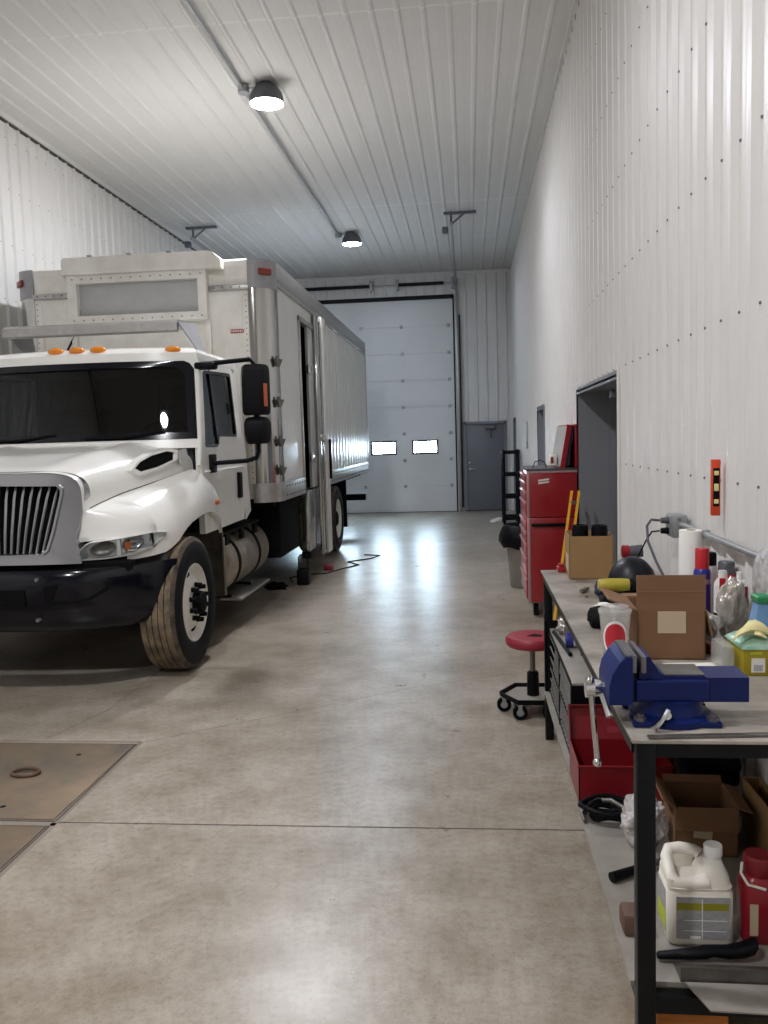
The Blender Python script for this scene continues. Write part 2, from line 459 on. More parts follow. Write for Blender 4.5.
# doors in the walls -------------------------------------------------
def wall_door(n, y0, y1, zt, depth, label, wide=False):
    t = thing(f'door_{n}', label, 'door', (XR, (y0+y1)/2, 0)); t['kind'] = 'structure'
    b = MB(M['framegrey'])
    fw = .05
    b.box((XR-.032, y0-.005, 0), (XR+depth, y0+.012, zt), 0); b.box((XR-.032, y1-.012, 0), (XR+depth, y1+.005, zt)); b.box((XR-.032, y0, zt-.012), (XR+depth, y1, zt+.005))
    b.box((XR-.032, y0-.03, 0), (XR-.02, y0+.012, zt+.03)); b.box((XR-.032, y1-.012, 0), (XR-.02, y1+.03, zt+.03)); b.box((XR-.032, y0, zt-.03), (XR-.02, y1, zt+.03))
    # door stop frame in front of the leaf
    b.box((XR+depth-.10, y0, 0), (XR+depth-.05, y0+fw, zt)); b.box((XR+depth-.10, y1-fw, 0), (XR+depth-.05, y1, zt)); b.box((XR+depth-.10, y0, zt-fw), (XR+depth-.05, y1, zt))
    b.build('frame', t, False)
    b = MB(M['doorgrey'])
    ys = [(y0+.015, (y0+y1)/2-.002), ((y0+y1)/2+.002, y1-.015)] if wide else [(y0+.015, y1-.015)]
    for a, c_ in ys:
        l = MB(M['doorgrey']).box((XR+depth-.05, a, .005), (XR+depth-.005, c_, zt-.015), .003).build('leaf', t)
        h = MB(M['rod']); hy = c_-.08 if a == ys[0][0] else a+.08
        h.cyl((XR+depth-.05, hy, 1.0), (XR+depth-.10, hy, 1.0), .012); h.cyl((XR+depth-.10, hy, 1.0), (XR+depth-.10, hy-.1, 1.0), .009)
        h.build('handle', l)
    return t
d = wall_door(2, *D1, .36, 'deep grey doorway in the right wall beside the red tool chest', True)
b = MB(M['trim']); b.box((XR-.045, D1[0]-.035, 0), (XR-.02, D1[0]-.012, D1[2]+.06), .004); b.build('edge_trim', d)
b = MB(M['housing']); b.box((XR+.02, 6.3, 1.98), (XR+.30, 6.36, 2.04), .005); b.box((XR+.25, 6.5, 1.96), (XR+.31, 6.9, 2.03), .008); b.build('closer', d)
wall_door(3, *D3, .2, 'narrow grey door in the right wall behind the tool chest')
wall_door(4, *D4, .2, 'grey door in the right wall closest to the back corner')

# man door in the back wall
t = thing('door_1', 'grey steel man door in the back wall', 'door', (.37, YB, 0)); t['kind'] = 'structure'
b = MB(M['framegrey'])
b.box((MX0, YB-.05, 0), (MX0+.055, YB+.1, MZ)); b.box((MX1-.055, YB-.05, 0), (MX1, YB+.1, MZ)); b.box((MX0, YB-.05, MZ-.055), (MX1, YB+.1, MZ))
b.box((MX0, YB+.05, 0), (MX0+.09, YB+.1, MZ)); b.box((MX1-.09, YB+.05, 0), (MX1, YB+.1, MZ)); b.box((MX0, YB+.05, MZ-.09), (MX1, YB+.1, MZ)); b.build('frame', t, False)
lf = MB(M['doorgrey']).box((MX0+.06, YB+.0, .02), (MX1-.06, YB+.045, MZ-.06), .003).build('leaf', t)
b = MB(M['rod']); b.cyl((.01, YB, .98), (.01, YB-.05, .98), .03, n=18); b.cyl((.01, YB-.05, .98), (.13, YB-.055, .98), .011); b.cyl((.0, YB, 1.13), (.0, YB-.02, 1.13), .026, n=18); b.build('handle', lf)
b = MB(M['housing']); b.box((.38, YB-.06, 1.88), (.62, YB, 1.97), .008); b.tube([(.50, YB-.05, 1.88), (.50, YB-.08, 1.72), (.52, YB-.03, 1.70)], .012); b.build('closer', lf)
MB(M['groove']).box((MX0, YB-.05, 0), (MX1, YB+.1, .025)).build('threshold', t)

# overhead door
t = thing('door_5', 'tall white overhead door with small windows behind the truck', 'overhead door', ((GX0+GX1)/2, YB, 0)); t['kind'] = 'structure'
NP = 8; PH = GZ/NP
WX = [-3.93, -2.96, -1.99, -1.02]; WZ0, WZ1 = 1.37, 1.67; WW = .29
for k in range(NP):
    z0, z1 = k*PH, (k+1)*PH
    b = MB(M['doorpanel'])
    ya, yb = YB-.005, YB+.045
    if k == 2:
        xs = [GX0-.03] + [e for x in WX for e in (x-WW, x+WW)] + [GX1+.03]
        for i in range(0, len(xs), 2): b.box((xs[i], ya, z0), (xs[i+1], yb, z1))
        for x in WX: b.box((x-WW, ya, z0), (x+WW, yb, WZ0)); b.box((x-WW, ya, WZ1), (x+WW, yb, z1))
    else:
        b.box((GX0-.03, ya, z0+.003), (GX1+.03, yb-.02, z1-.003)); b.box((GX0-.05, yb-.02, z0-.01), (GX1+.05, yb, z1+.03))
        for g in range(1, 5):
            zz = z0 + (z1-z0)*g/5; b.box((GX0+.02, ya-.003, zz-.004), (GX1-.02, ya, zz+.004))
    sec = b.build('section', t, False)
    if k == 2:
        for x in WX:
            wf = MB(M['seal']).holed([(x-WW-.015, WZ0-.015), (x+WW+.015, WZ0-.015), (x+WW+.015, WZ1+.015), (x-WW-.015, WZ1+.015)], [(x-WW+.025, WZ0+.025), (x+WW-.025, WZ0+.025), (x+WW-.025, WZ1-.025), (x-WW+.025, WZ1-.025)], lambda a, c_, q: (a, q, c_), ya-.014, yb+.01).build('window', sec, False)
            MB(M['pane']).box((x-WW+.02, YB+.018, WZ0+.02), (x+WW-.02, YB+.022, WZ1-.02)).build('window_pane', sec)
b = MB(M['galv'])
for k in range(1, NP):
    for x in (-1.5, -.42, -2.44, -3.4, -4.45):
        b.box((x-.035, YB-.03, k*PH-.035), (x+.035, YB-.005, k*PH+.035), .006)
b.build('hinges', t)
b = MB(M['seal'])
b.box((GX0-.02, YB-.075, GZ-.015), (GX1+.01, YB-.02, GZ+.07)); b.box((GX1-.012, YB-.075, 0), (GX1+.022, YB-.062, GZ+.05)); b.box((GX0-.022, YB-.075, 0), (GX0+.012, YB-.062, GZ+.05))
b.box((GX0, YB-.02, 0), (GX1, YB+.01, .012)); b.build('weather_seal', t, False)
for s, x in ((1, GX1+.075), (-1, GX0-.075)):
    b = MB(M['galv'])
    b.box((x-.03, YB-.15, .02), (x+.03, YB-.06, 5.05), .004)
    arc = [(x, YB-.12-.35*(1-math.cos(a)), 4.9+.35*math.sin(a)) for a in [PI/2*i/8 for i in range(9)]]
    b.tube(arc + [(x, 14.1, 5.25)], .028, 6); b.build('track', t)
    b = MB(M['spring']); b.box((x+s*.04, YB-.14, .1), (x+s*.075, YB-.08, 4.5), .003); b.build('track_guard', t)
    b = MB(M['housing']); b.cyl((x, 14.2, 5.25), (x, 14.2, ZC-.03), .02, n=8); b.tube([(x, 14.2, 5.26), (x+.26, 14.2, ZC-.04)], .016, 6)
    b.box((x-.12, 14.16, ZC-.075), (x+.42, 14.24, ZC-.04)); b.box((x-.15, 14.15, 5.12), (x-.05, 14.25, 5.22), .01); b.build('track_hanger', t)
b = MB(M['galv']); b.cyl((GX0-.05, YB-.13, 5.22), (GX1+.12, YB-.13, 5.22), .014, n=10)
for x in (-4.7, -2.16, -1.56, -.3): b.box((x-.03, YB-.2, 5.1), (x+.03, YB, 5.34), .004)
b.cyl((-.24, YB-.13, 5.22), (-.18, YB-.13, 5.22), .09, n=20); b.build('spring_shaft', t)
for x0, x1 in ((-1.53, -.5), (-4.1, -2.2)):
    b = MB(M['spring']); pr = []
    n = int((x1-x0)/.03)
    for i in range(n+1): pr += [(.042, x0+(x1-x0)*i/n), (.036, x0+(x1-x0)*(i+.5)/n)]
    b.lathe(pr[:-1], (0, YB-.13, 5.22), 'x', 14); b.build('torsion_spring', t)

# ------------------------------------------------------------------ ceiling lamps + conduit
for i, (ly, lb) in enumerate(((8.9, 'round ceiling lamp above the front of the truck box'), (15.3, 'round ceiling lamp near the overhead door'), (2.4, 'round ceiling lamp above the workbench end'), (-1.4, 'round ceiling lamp at the near end of the building'))):
    lx, lz = -2.05, 5.27
    t = thing('ceiling_lamp', lb, 'ceiling lamp', (lx, ly, lz), 'round LED lamps along the ceiling conduit')
    b = MB(M['housing']); b.lathe([(.05, .27), (.06, .2), (.11, .19), (.165, .12), (.178, .06), (.178, .012), (.172, .012), (.170, .035), (.15, .035)], (lx, ly, lz), n=40); b.build('housing', t)
    b = MB(M[('lens', 'lens_cool', 'lens_soft', 'lens_soft')[i]]); b.lathe([(.168, .03), (.145, .008), (.08, -.008), (.0, -.012)], (lx, ly, lz), n=36); b.build('lens', t)
    b = MB(M['galv']); b.tube([(lx, ly, lz+.20), (lx-.05, ly, ZC-.04), (lx-.22, ly, ZC-.045)], .013, 8); b.build('stem', t)
t = thing('conduit', 'grey conduit running along the ceiling with boxes at the lamps', 'conduit', (-2.295, 8, ZC-.1))
b = MB(M['galv']); b.cyl((-2.295, YF+.05, ZC-.045), (-2.295, 15.35, ZC-.045), .018, n=10); b.build('pipe', t)
for ly in (8.9, 15.3, 2.4, -1.4):
    MB(M['galv']).cyl((-2.295, ly, ZC-.09), (-2.295, ly, ZC-.02), .062, n=16).build('junction_box', t)

# ------------------------------------------------------------------ the truck
XC = -3.27
T = thing('box_truck', 'white box truck with its side door open and a black bumper', 'truck', (XC, 9.5, 0))
# cargo box
BX0, BX1, BY0, BY1, BZ0, BZ1 = -4.74, -2.0, 8.45, 16.15, 1.14, 3.56
RC = .20
def plan(ins=0, r=RC):
    x0, x1, y0, y1 = BX0+ins, BX1-ins, BY0+ins, BY1-ins; p = []
    for i in range(9):
        a = PI + PI/2*i/8; p.append((x0+r+r*math.cos(a), y0+r+r*math.sin(a)))
    for i in range(9):
        a = 1.5*PI + PI/2*i/8; p.append((x1-r+r*math.cos(a), y0+r+r*math.sin(a)))
    return p + [(x1, y1), (x0, y1)]
DY0, DY1 = 9.86, 10.75        # side doorway
b = MB([M['boxwhite'], M['boxside'], M['underbody']])
pl = plan(); n = len(pl)
# shell: walls as strips, leaving the side doorway open
pts = pl[:18] + [(BX1, DY0), (BX1, DY1)] + pl[18:]
for i in range(len(pts)):
    p, q = pts[i], pts[(i+1) % len(pts)]
    door = i == 18
    z0 = 3.2 if door else BZ0
    b.mi(1 if 17 <= i <= 19 else 0).raw([(*p, z0), (*q, z0), (*q, BZ1-.02), (*p, BZ1-.02)], [(0, 1, 2, 3)])
b.mi(2)  # inner partitions reuse the dark underbody colour as painted shade inside the doorway
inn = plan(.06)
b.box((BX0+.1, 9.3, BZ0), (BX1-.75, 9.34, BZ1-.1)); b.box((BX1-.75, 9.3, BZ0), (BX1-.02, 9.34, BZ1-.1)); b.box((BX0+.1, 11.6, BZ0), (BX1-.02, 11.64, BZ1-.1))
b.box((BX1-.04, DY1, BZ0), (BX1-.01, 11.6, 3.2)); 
cargo = b.build('cargo_body', T, True, 30)
b = MB(M['alu']); b.raw([(x, y, BZ0) for x, y in pl], [tuple(range(n))]); b.build('cargo_floor', T)
b = MB(M['boxwhite'])
b.loft([[(x, y, BZ1-.03) for x, y in plan(-.004)], [(x, y, BZ1+.03) for x, y in plan(.0)], [(x, y, BZ1+.055) for x, y in plan(.05, RC)]]); b.build('roof', T)
# stainless front corners and grey caps
for s in (1, -1):
    cx = (BX1-RC) if s > 0 else (BX0+RC)
    arc = lambda r, lo=-12, hi=14: [(cx + s*r*math.sin(PI/2*i/10), BY0+RC - r*math.cos(PI/2*i/10)) for i in range(0, 11)]
    def panel(r0, r1, z0, z1, m, name, ext=.0):
        o = arc(r1); i_ = arc(r0)
        o = [(o[0][0]-s*ext, o[0][1])] + o + [(o[-1][0], o[-1][1]+.1)]; i_ = [(i_[0][0]-s*ext, i_[0][1])] + i_ + [(i_[-1][0], i_[-1][1]+.1)]
        ring = o + i_[::-1]
        bb = MB(M[m]); bb.loft([[(x, y, z0) for x, y in ring], [(x, y, z1) for x, y in ring]])
        return bb.build(name, T, True, 25)
    panel(RC, RC+.012, 1.16, 3.31, 'stain', 'corner_panel', .02)
    panel(RC, RC+.02, 3.31, 3.60, 'greypaint', 'corner_cap', .02)
    panel(RC, RC+.022, 1.10, 1.30, 'alu', 'corner_skirt', .05)
    # rivet strip beside the corner
    bb = MB([M['boxwhite'], M['screw']]); x = cx - s*.06
    bb.box((x-.035, BY0-.012, 1.3), (x+.035, BY0, 3.3), .003); bb.mi(1)
    for k in range(34): bb.cyl((x+s*.012, BY0-.016, 1.36+k*.057), (x+s*.012, BY0-.01, 1.36+k*.057), .007, n=6)
    bb.build('rivet_strip', T)
    ml = MB(M['redlens']); a = PI/4.2
    ml.cbox((cx+s*(RC+.025)*math.sin(a), BY0+RC-(RC+.025)*math.cos(a), 3.47), (.15, .03, .07), .012, rot((cx+s*(RC+.025)*math.sin(a), BY0+RC-(RC+.025)*math.cos(a), 3.47), rz=s*a)); ml.build('marker_lamp', T)
    if s > 0:
        for z in (2.55, 2.13, 1.72, 1.42):
            a = PI/2.6; px, py = cx+(RC+.03)*math.sin(a), BY0+RC-(RC+.03)*math.cos(a)
            h = MB(M['steel']); h.prism([(-.05, .04), (.07, .04), (.015, -.04), (-.015, -.04)], lambda u, v, q: (px+u*math.cos(a)-q*0, py+u*math.sin(a), z+v) if q < .5 else (px+u*math.cos(a)+.035*math.sin(a), py+u*math.sin(a)-.035*math.cos(a), z+v), 0, 1)
            h.cyl((px+.01, py-.015, z+.035), (px+.01, py-.015, z+.07), .018, n=10); h.build('hinge_bracket', T)
# front wall framing
def fpanel(x0, x1, z0, z1, d, m, name, bev=.006):
    return MB(M[m]).box((x0, BY0-d, z0), (x1, BY0+.005, z1), bev).build(name, T)
FX0, FX1, FZ0, FZ1 = -4.11, -2.63, 3.0, 3.50
b = MB([M['boxwhite'], M['screw']])
b.holed([(FX0, FZ0), (FX1, FZ0), (FX1, FZ1), (FX0, FZ1)], [(FX0+.1, FZ0+.085), (FX1-.09, FZ0+.085), (FX1-.09, FZ1-.085), (FX0+.1, FZ1-.085)], lambda a, c_, q: (a, q, c_), BY0-.10, BY0)
b.mi(1)
for k in range(14):
    for z in (FZ0+.04, FZ1-.04): b.cyl((FX0+.06+k*.105, BY0-.106, z), (FX0+.06+k*.105, BY0-.1, z), .008, n=6)
b.build('front_frame', T, False)
fpanel(FX0+.08, FX1-.07, FZ0+.06, FZ1-.06, .03, 'recess', 'recess_panel')
b = MB([M['boxwhite'], M['greypaint']])
lp = [(FX0-.03, 3.50), (FX0-.03, 3.65), (FX0+.0, 3.675), (FX1+.04, 3.675), (FX1+.09, 3.66), (FX1+.14, 3.61), (FX1+.17, 3.58), (FX1+.17, 3.50)]
b.prism(lp, lambda a, c_, q: (a, q, c_), BY0-.14, BY0+.35)
b.mi(1)
for k in range(3): b.box((-3.85+k*.42, BY0-.165, 3.67), (-3.8+k*.42, BY0, 3.69), .004)
b.build('roof_ledge', T)
for x0, x1 in ((-4.53, FX0), (FX1, -2.21)):
    b = MB([M['alu'], M['screw']]); b.box((x0, BY0-.035, 3.29), (x1, BY0, 3.345), .006); b.mi(1)
    for k in range(4): b.cyl((x0+.06+k*.09, BY0-.045, 3.318), (x0+.06+k*.09, BY0-.03, 3.318), .009, n=6)
    b.build('front_rail', T)
for x in (FX0+.02, FX1-.02): MB(M['boxwhite']).box((x-.03, BY0-.04, 1.3), (x+.03, BY0, FZ0), .005).build('front_post', T)
b = MB([M['ink'], M['paper']]); b.box((-2.42, BY0-.017, 2.86), (-2.28, BY0, 2.895)); b.mi(1)
for k in range(7): b.box((-2.41+k*.018, BY0-.0175, 2.868), (-2.40+k*.018, BY0-.01, 2.887))
b.build('caution_sticker', T, False)
b = MB(M['black'])
b.tube([(FX0+.05, BY0-.06, 3.45), (FX0+.1, BY0-.02, 3.1), (FX0+.02, BY0-.03, 2.9), (FX0-.1, BY0-.03, 2.7), (FX0-.08, BY0-.03, 2.4)], .012, 6); b.build('front_wiring', T)
# side panels: flat front part and ribbed rear part
b = MB([M['boxside'], M['boxwhite']])
prof = [(11.72, 0)]
y = 11.78
while y < BY1-.1:
    prof += [(y, 0), (y+.02, .014), (y+.10, .014), (y+.12, 0)]; y += .30
prof.append((BY1-.02, 0))
b.grid([[(BX1+.004+h, p, 1.30) for p, h in prof], [(BX1+.004+h, p, 3.36) for p, h in prof]]); b.build('ribbed_side', T, False)
b = MB([M['alu'], M['greypaint'], M['screw']])
b.box((BX1-.02, BY0+RC+.1, 3.36), (BX1+.03, BY1, 3.60), .008); b.mi(1); b.box((BX1-.02, BY0+RC+.1, 3.40), (BX1+.034, BY1-.02, 3.44)); b.build('top_rail', T)
for ya, yb in ((BY0+RC+.1, DY0), (DY1, BY1)):
    b = MB([M['alu'], M['screw']]); b.box((BX1-.02, ya, 1.10), (BX1+.022, yb, 1.30), .006); b.mi(1)
    k = ya+.06
    while k < yb-.03: b.cyl((BX1+.02, k, 1.25), (BX1+.028, k, 1.25), .012, n=6); b.cyl((BX1+.02, k, 1.15), (BX1+.028, k, 1.15), .012, n=6); k += .14
    b.build('bottom_rail', T)
b = MB(M['alu']); b.box((BX1-.05, BY1-.06, 1.1), (BX1+.03, BY1+.02, 3.6), .006); b.box((BX0-.03, BY1-.06, 1.1), (BX0+.05, BY1+.02, 3.6), .006); b.box((BX0, BY1-.06, 3.36), (BX1, BY1+.02, 3.6), .006); b.box((BX0, BY1-.06, 1.08), (BX1, BY1+.06, 1.25), .006); b.build('rear_frame', T)
b = MB(M['boxside'])
for k in range(7): b.box((BX0+.06, BY1-.04, 1.26+k*.3), (BX1-.06, BY1-.015, 1.545+k*.3), .005)
b.build('rear_door', T)
b = MB(M['boxside']); b.box((BX0-.004, BY0+.5, 1.3), (BX0+.01, BY1-.05, 3.36)); b.build('far_side', T)
b = MB(M['alu']); b.box((BX0-.03, BY0+.4, 3.36), (BX0+.02, BY1, 3.60), .008); b.box((BX0-.022, BY0+.4, 1.10), (BX0+.02, BY1, 1.30), .006); b.build('far_rail', T)
# doorway frame, door leaf and stair well
b = MB(M['alu'])
b.box((BX1-.06, DY0-.05, 1.12), (BX1+.025, DY0, 3.2), .004); b.box((BX1-.06, DY1, 1.12), (BX1+.025, DY1+.05, 3.2), .004); b.box((BX1-.06, DY0-.05, 3.16), (BX1+.025, DY1+.05, 3.22), .004); b.build('doorway_frame', T)
b = MB(M['recess']); b.box((BX1-.03, 10.38, 1.14), (BX1+.005, DY1, 3.16), .003); b.build('inner_door_panel', T)
for z in (2.62, 1.52): MB(M['chrome']).box((BX1+.005, 10.28, z-.06), (BX1+.035, 10.46, z+.06), .01).build('door_latch', T)
b = MB([M['stain'], M['black']]); b.box((BX1-.08, 10.05, .36), (BX1+.005, 10.8, 1.12), .004); b.mi(1); b.box((BX1-.1, 10.05, .27), (BX1+.02, 10.8, .36), .01); b.build('stairwell', T)
th = math.radians(.6); HX, HY = BX1+.018, 10.72
Rm = rot((HX, HY, 0), rz=-th)
b = MB([M['stain'], M['trim']]); b.box((HX, HY, .22), (HX+.03, HY+.36, 3.36), .004, Rm); dl = b.build('side_door', T)
b = MB(M['trim']); b.box((HX-.005, HY+.36, .20), (HX+.045, HY+.64, 3.38), .008, Rm); b.build('white_edge', dl)
b = MB(M['stain']); b.box((HX+.03, HY+.05, .25), (HX+.037, HY+.15, 3.3), .002, Rm); b.box((HX+.03, HY+.24, .25), (HX+.037, HY+.31, 3.3), .002, Rm); b.build('stiffener', dl)
b = MB(M['black']); b.box((HX+.04, HY+.60, 1.2), (HX+.075, HY+.66, 1.75), .012, Rm); b.build('door_handle', dl)
b = MB(M['chrome']); b.cyl((HX+.05, HY+.1, 1.78), (HX+.09, HY+.16, 1.72), .02, n=10); b.cyl((HX+.035, HY+.1, 1.78), (HX+.055, HY+.1, 1.78), .04, n=12); b.build('lock', dl)

# ---------------- cab
def hw(z): return 1.07 - .10*max(0, z-1.75)
def yf(z): return 6.48 + (z-1.76)*.325
def fmap(u, z, t): return (XC+u, yf(z) + .168*min(1.2, abs(u)/hw(z))**2.5 + t, z)
def smap(s): return lambda y, z, t: (XC + s*(hw(z)-t), y, z)
zb, zt_ = 1.70, 2.44
outer = [(-hw(zb), zb), (hw(zb), zb), (hw(zt_), zt_)] + [(hw(zt_)*(1-2*i/10), zt_) for i in range(1, 10)] + [(-hw(zt_), zt_)]
wi = [(-hw(1.78)+.022, 1.775), (hw(1.78)-.022, 1.775), (hw(2.40)-.022, 2.36), (hw(2.40)-.06, 2.41)] + [(.9*(1-2*i/8), 2.43) for i in range(0, 9)] + [(-hw(2.40)+.06, 2.41), (-hw(2.40)+.022, 2.36)]
b = MB(M['white']); b.holed(outer, wi, fmap, 0, .05)
cab = b
cyf = lambda z: yf(z)+.168
# roof
def ring(z, ins, yb):
    h = hw(2.44)-ins; r = []
    for i in range(25):
        u = -h + 2*h*i/24; r.append((XC+u, cyf(2.44)-.168 + .168*(abs(u)/h)**2.5 + ins*.9 + (.02 if z > 2.5 else 0), z))
    r += [(XC+h, 7.4, z)] + [(XC+h-.08*(1-math.cos(PI/2*i/4)), yb-ins-.08+.08*math.sin(PI/2*i/4), z) for i in range(5)]
    r += [(XC-h+.08*(1-math.cos(PI/2*i/4)), yb-ins-.08+.08*math.sin(PI/2*i/4), z) for i in range(4, -1, -1)] + [(XC-h, 7.4, z)]
    return r
cab.loft([ring(2.44, 0, 8.12), ring(2.50, .006, 8.12), ring(2.535, .035, 8.12), ring(2.555, .10, 8.12), ring(2.565, .3, 8.12)], False, True)
# rear wall + rear corners
for s in (1, -1):
    sm = smap(s)
    cab.prism([(7.93, .98), (8.12, 1.05), (8.12, 2.46), (7.93, 2.46)], lambda a, c_, q: sm(a, c_, q), 0, .05)
    cab.tube([(XC+s*(hw(z)-.012), cyf(z)+.012, z) for z in (1.55, 1.75, 2.0, 2.25, 2.44)], .022, 8)
cab.box((XC-1.02, 8.08, 1.0), (XC+1.02, 8.12, 2.46)); cab.build('cab_shell', T, True, 30)
b = MB(M['gloss_black']); gi = [(u*.93 if abs(u) > .5 else u*.93, 1.83 if z < 2 else (z-.055)) for u, z in wi]
b.holed(wi, gi, fmap, -.006, .02); b.build('windscreen_gasket', T)
b = MB(M['wsglass']); rows = []
for j in range(8):
    z = 1.77 + (2.435-1.77)*j/7; h = hw(z)-.022
    rows.append([fmap(-h+2*h*i/24, z, .012) for i in range(25)])
b.grid(rows); b.build('windscreen', T)
b = MB(M['black'])
for u0, u1 in ((-.75, -.1), (.15, .8)): b.tube([fmap(u0, 1.80, -.02), fmap((u0+u1)/2, 1.80, -.03), fmap(u1, 1.835, -.014)], .009, 6)
b.build('wipers', T)
for u in (0, .185, -.185, .80, -.80):
    x, y, z = fmap(u, 2.44, 0)
    b = MB([M['amber'], M['black']]); b.sphere((x, y+.05, 2.540 if abs(u) < .5 else 2.528), (.07, .05, .032), 14, 8); b.build('clearance_lamp', T)
# cab side doors
for s in (1, -1):
    sm = smap(s)
    od = [(6.66, .98), (6.64, 1.55), (6.645, 1.75), (6.875, 2.42), (6.92, 2.45), (7.85, 2.45), (7.915, 2.38), (7.925, 1.15), (7.84, .99)]
    iw = [(6.76, 1.72), (6.78, 1.70), (7.08, 1.70), (7.13, 1.73), (7.13, 1.79), (7.70, 1.79), (7.74, 1.81), (7.79, 2.37), (7.77, 2.39), (7.0, 2.36), (6.96, 2.34)]
    b = MB(M['white']); b.holed(od, iw, sm, 0, .05)
    b.box((XC+s*(1.07), 6.7, 1.49), (XC+s*1.082, 7.9, 1.505), .004); d = b.build('cab_door', T, True, 30)
    gs = [((y-7.3)*.93+7.3, (z-2.03)*.92+2.03) for y, z in iw]
    b = MB(M['gloss_black']); b.holed(iw, gs, sm, -.004, .02)
    b.prism([(7.115, 1.72), (7.145, 1.72), (7.16, 2.38), (7.13, 2.38)], sm, -.004, .02); b.build('window_seal', d)
    b = MB(M['wsglass']); b.raw([sm(y, z, .012) for y, z in iw], [tuple(range(len(iw)))]); b.build('side_glass', d)
    b = MB(M['black']); b.prism([(7.66, 1.21), (7.74, 1.21), (7.75, 1.45), (7.67, 1.45)], sm, -.03, .0); b.build('door_handle', d)
    # mirror
    mx = XC + s*1.475
    b = MB(M['black'])
    b.tube([(XC+s*1.03, 6.86, 2.40), (XC+s*1.2, 6.88, 2.41), (XC+s*1.44, 6.92, 2.43), (XC+s*1.475, 6.94, 2.38), (mx, 6.95, 2.2), (mx, 6.95, 1.65), (XC+s*1.46, 6.94, 1.60), (XC+s*1.38, 6.92, 1.575), (XC+s*1.06, 6.9, 1.56)], .02, 8)
    b.box((XC+s*.98, 6.82, 2.355), (XC+s*1.16, 6.94, 2.415), .02); b.box((XC+s*1.05, 6.84, 1.48), (XC+s*1.1, 6.97, 1.64), .012)
    m = b.build('mirror_arm', T)
    b = MB([M['black'], M['orange']]); b.loft([[(mx+dx*k, 6.92+dy*k2, z) for dx, dy in ((-.115, .06), (-.115, 0), (-.08, -.07), (.08, -.07), (.115, 0), (.115, .06))] for z, k, k2 in ((1.96, .86, .8), (1.98, .97, .95), (2.02, 1, 1), (2.33, 1, 1), (2.37, .95, .9), (2.385, .8, .7))])
    mm = b.build('mirror_head', T, True, 40)
    MB(M['orange']).prism([(.0, 2.03), (.035, 2.03), (.035, 2.22), (.0, 2.22)], lambda a, c_, q: (mx+s*(.088+a*.6), 6.92-.055+a*1.1-q, c_), 0, .008).build('turn_lamp', mm)
    MB(M['chrome']).box((mx-.10, 6.975, 2.0), (mx+.10, 6.985, 2.35)).build('mirror_glass', mm)
    b = MB(M['black']); b.loft([[(mx+dx*k, 6.92+dy*k2, z) for dx, dy in ((-.11, .06), (-.11, 0), (-.075, -.07), (.075, -.07), (.11, 0), (.11, .06))] for z, k, k2 in ((1.715, .72, .6), (1.735, .92, .9), (1.80, 1, 1.05), (1.89, 1, 1.05), (1.93, .85, .8), (1.945, .6, .5))]); b.build('spot_mirror', T, True, 40)
# interior
b = MB([M['interior'], M['black']]); b.box((XC-1.0, 6.66, 1.3), (XC+1.0, 7.0, 1.76), .05); b.mi(1); b.box((XC-1.0, 6.6, 1.0), (XC+1.0, 8.06, 1.05)); b.build('dashboard', T)
b = MB(M['interior']); b.box((XC-.95, 7.0, 2.405), (XC+.95, 8.06, 2.425)); b.box((XC-1.0, 8.05, 1.0), (XC+1.0, 8.075, 2.44))
for s in (1, -1): b.box((XC+s*.985, 6.75, 1.0), (XC+s*1.0, 8.05, 1.68)); b.box((XC+s*.94, 7.80, 1.6), (XC+s*.96, 8.05, 2.42))
b.build('cab_lining', T, False)
for sx in (.55, -.5):
    b = MB(M['seat']); b.box((XC+sx-.26, 7.35, 1.25), (XC+sx+.26, 7.85, 1.5), .06); b.box((XC+sx-.26, 7.78, 1.4), (XC+sx+.26, 7.95, 2.1), .07); b.box((XC+sx-.15, 7.8, 2.08), (XC+sx+.15, 7.93, 2.3), .05); b.build('cab_seat', T)
b = MB(M['black']); c = Vector((XC+.55, 7.12, 1.80)); Rw = rot(c, rx=math.radians(-32))
b.tube([(c.x+.23*math.cos(a), c.y+.0, c.z+.23*math.sin(a)) for a in [2*PI*k/28 for k in range(29)]], .016, 8, M_=rot(c, rx=math.radians(-50)))
b.cyl((c.x, c.y-.02, c.z), (c.x, c.y+.02, c.z), .07, n=16, M_=rot(c, rx=math.radians(-50))); b.tube([(c.x-.23, c.y, c.z), c, (c.x+.23, c.y, c.z)], .014, 6, M_=rot(c, rx=math.radians(-50))); b.cyl(c, (c.x, 6.9, 1.6), .03); b.build('steering_wheel', T)
# roof visor
b = MB([M['alu'], M['greypaint']]); V0, V1 = -4.13, -2.52
b.prism([(7.13, 2.715), (7.11, 2.73), (7.115, 2.80), (7.15, 2.825), (7.62, 2.85), (7.62, 2.80), (7.18, 2.785), (7.15, 2.715)], lambda a, c_, q: (q, a, c_), V0, V1)
b.mi(1)
for x, dx in ((V0, -.0), (V1, .12)):
    b.loft([[(x+e, 7.12, 2.80), (x+e, 7.58, 2.84), (x+e+dx+(.10 if dx == 0 else 0), 7.52, 2.53), (x+e+dx+(.10 if dx == 0 else 0), 7.34, 2.53)] for e in (0, .014)])
b.build('roof_visor', T, False)

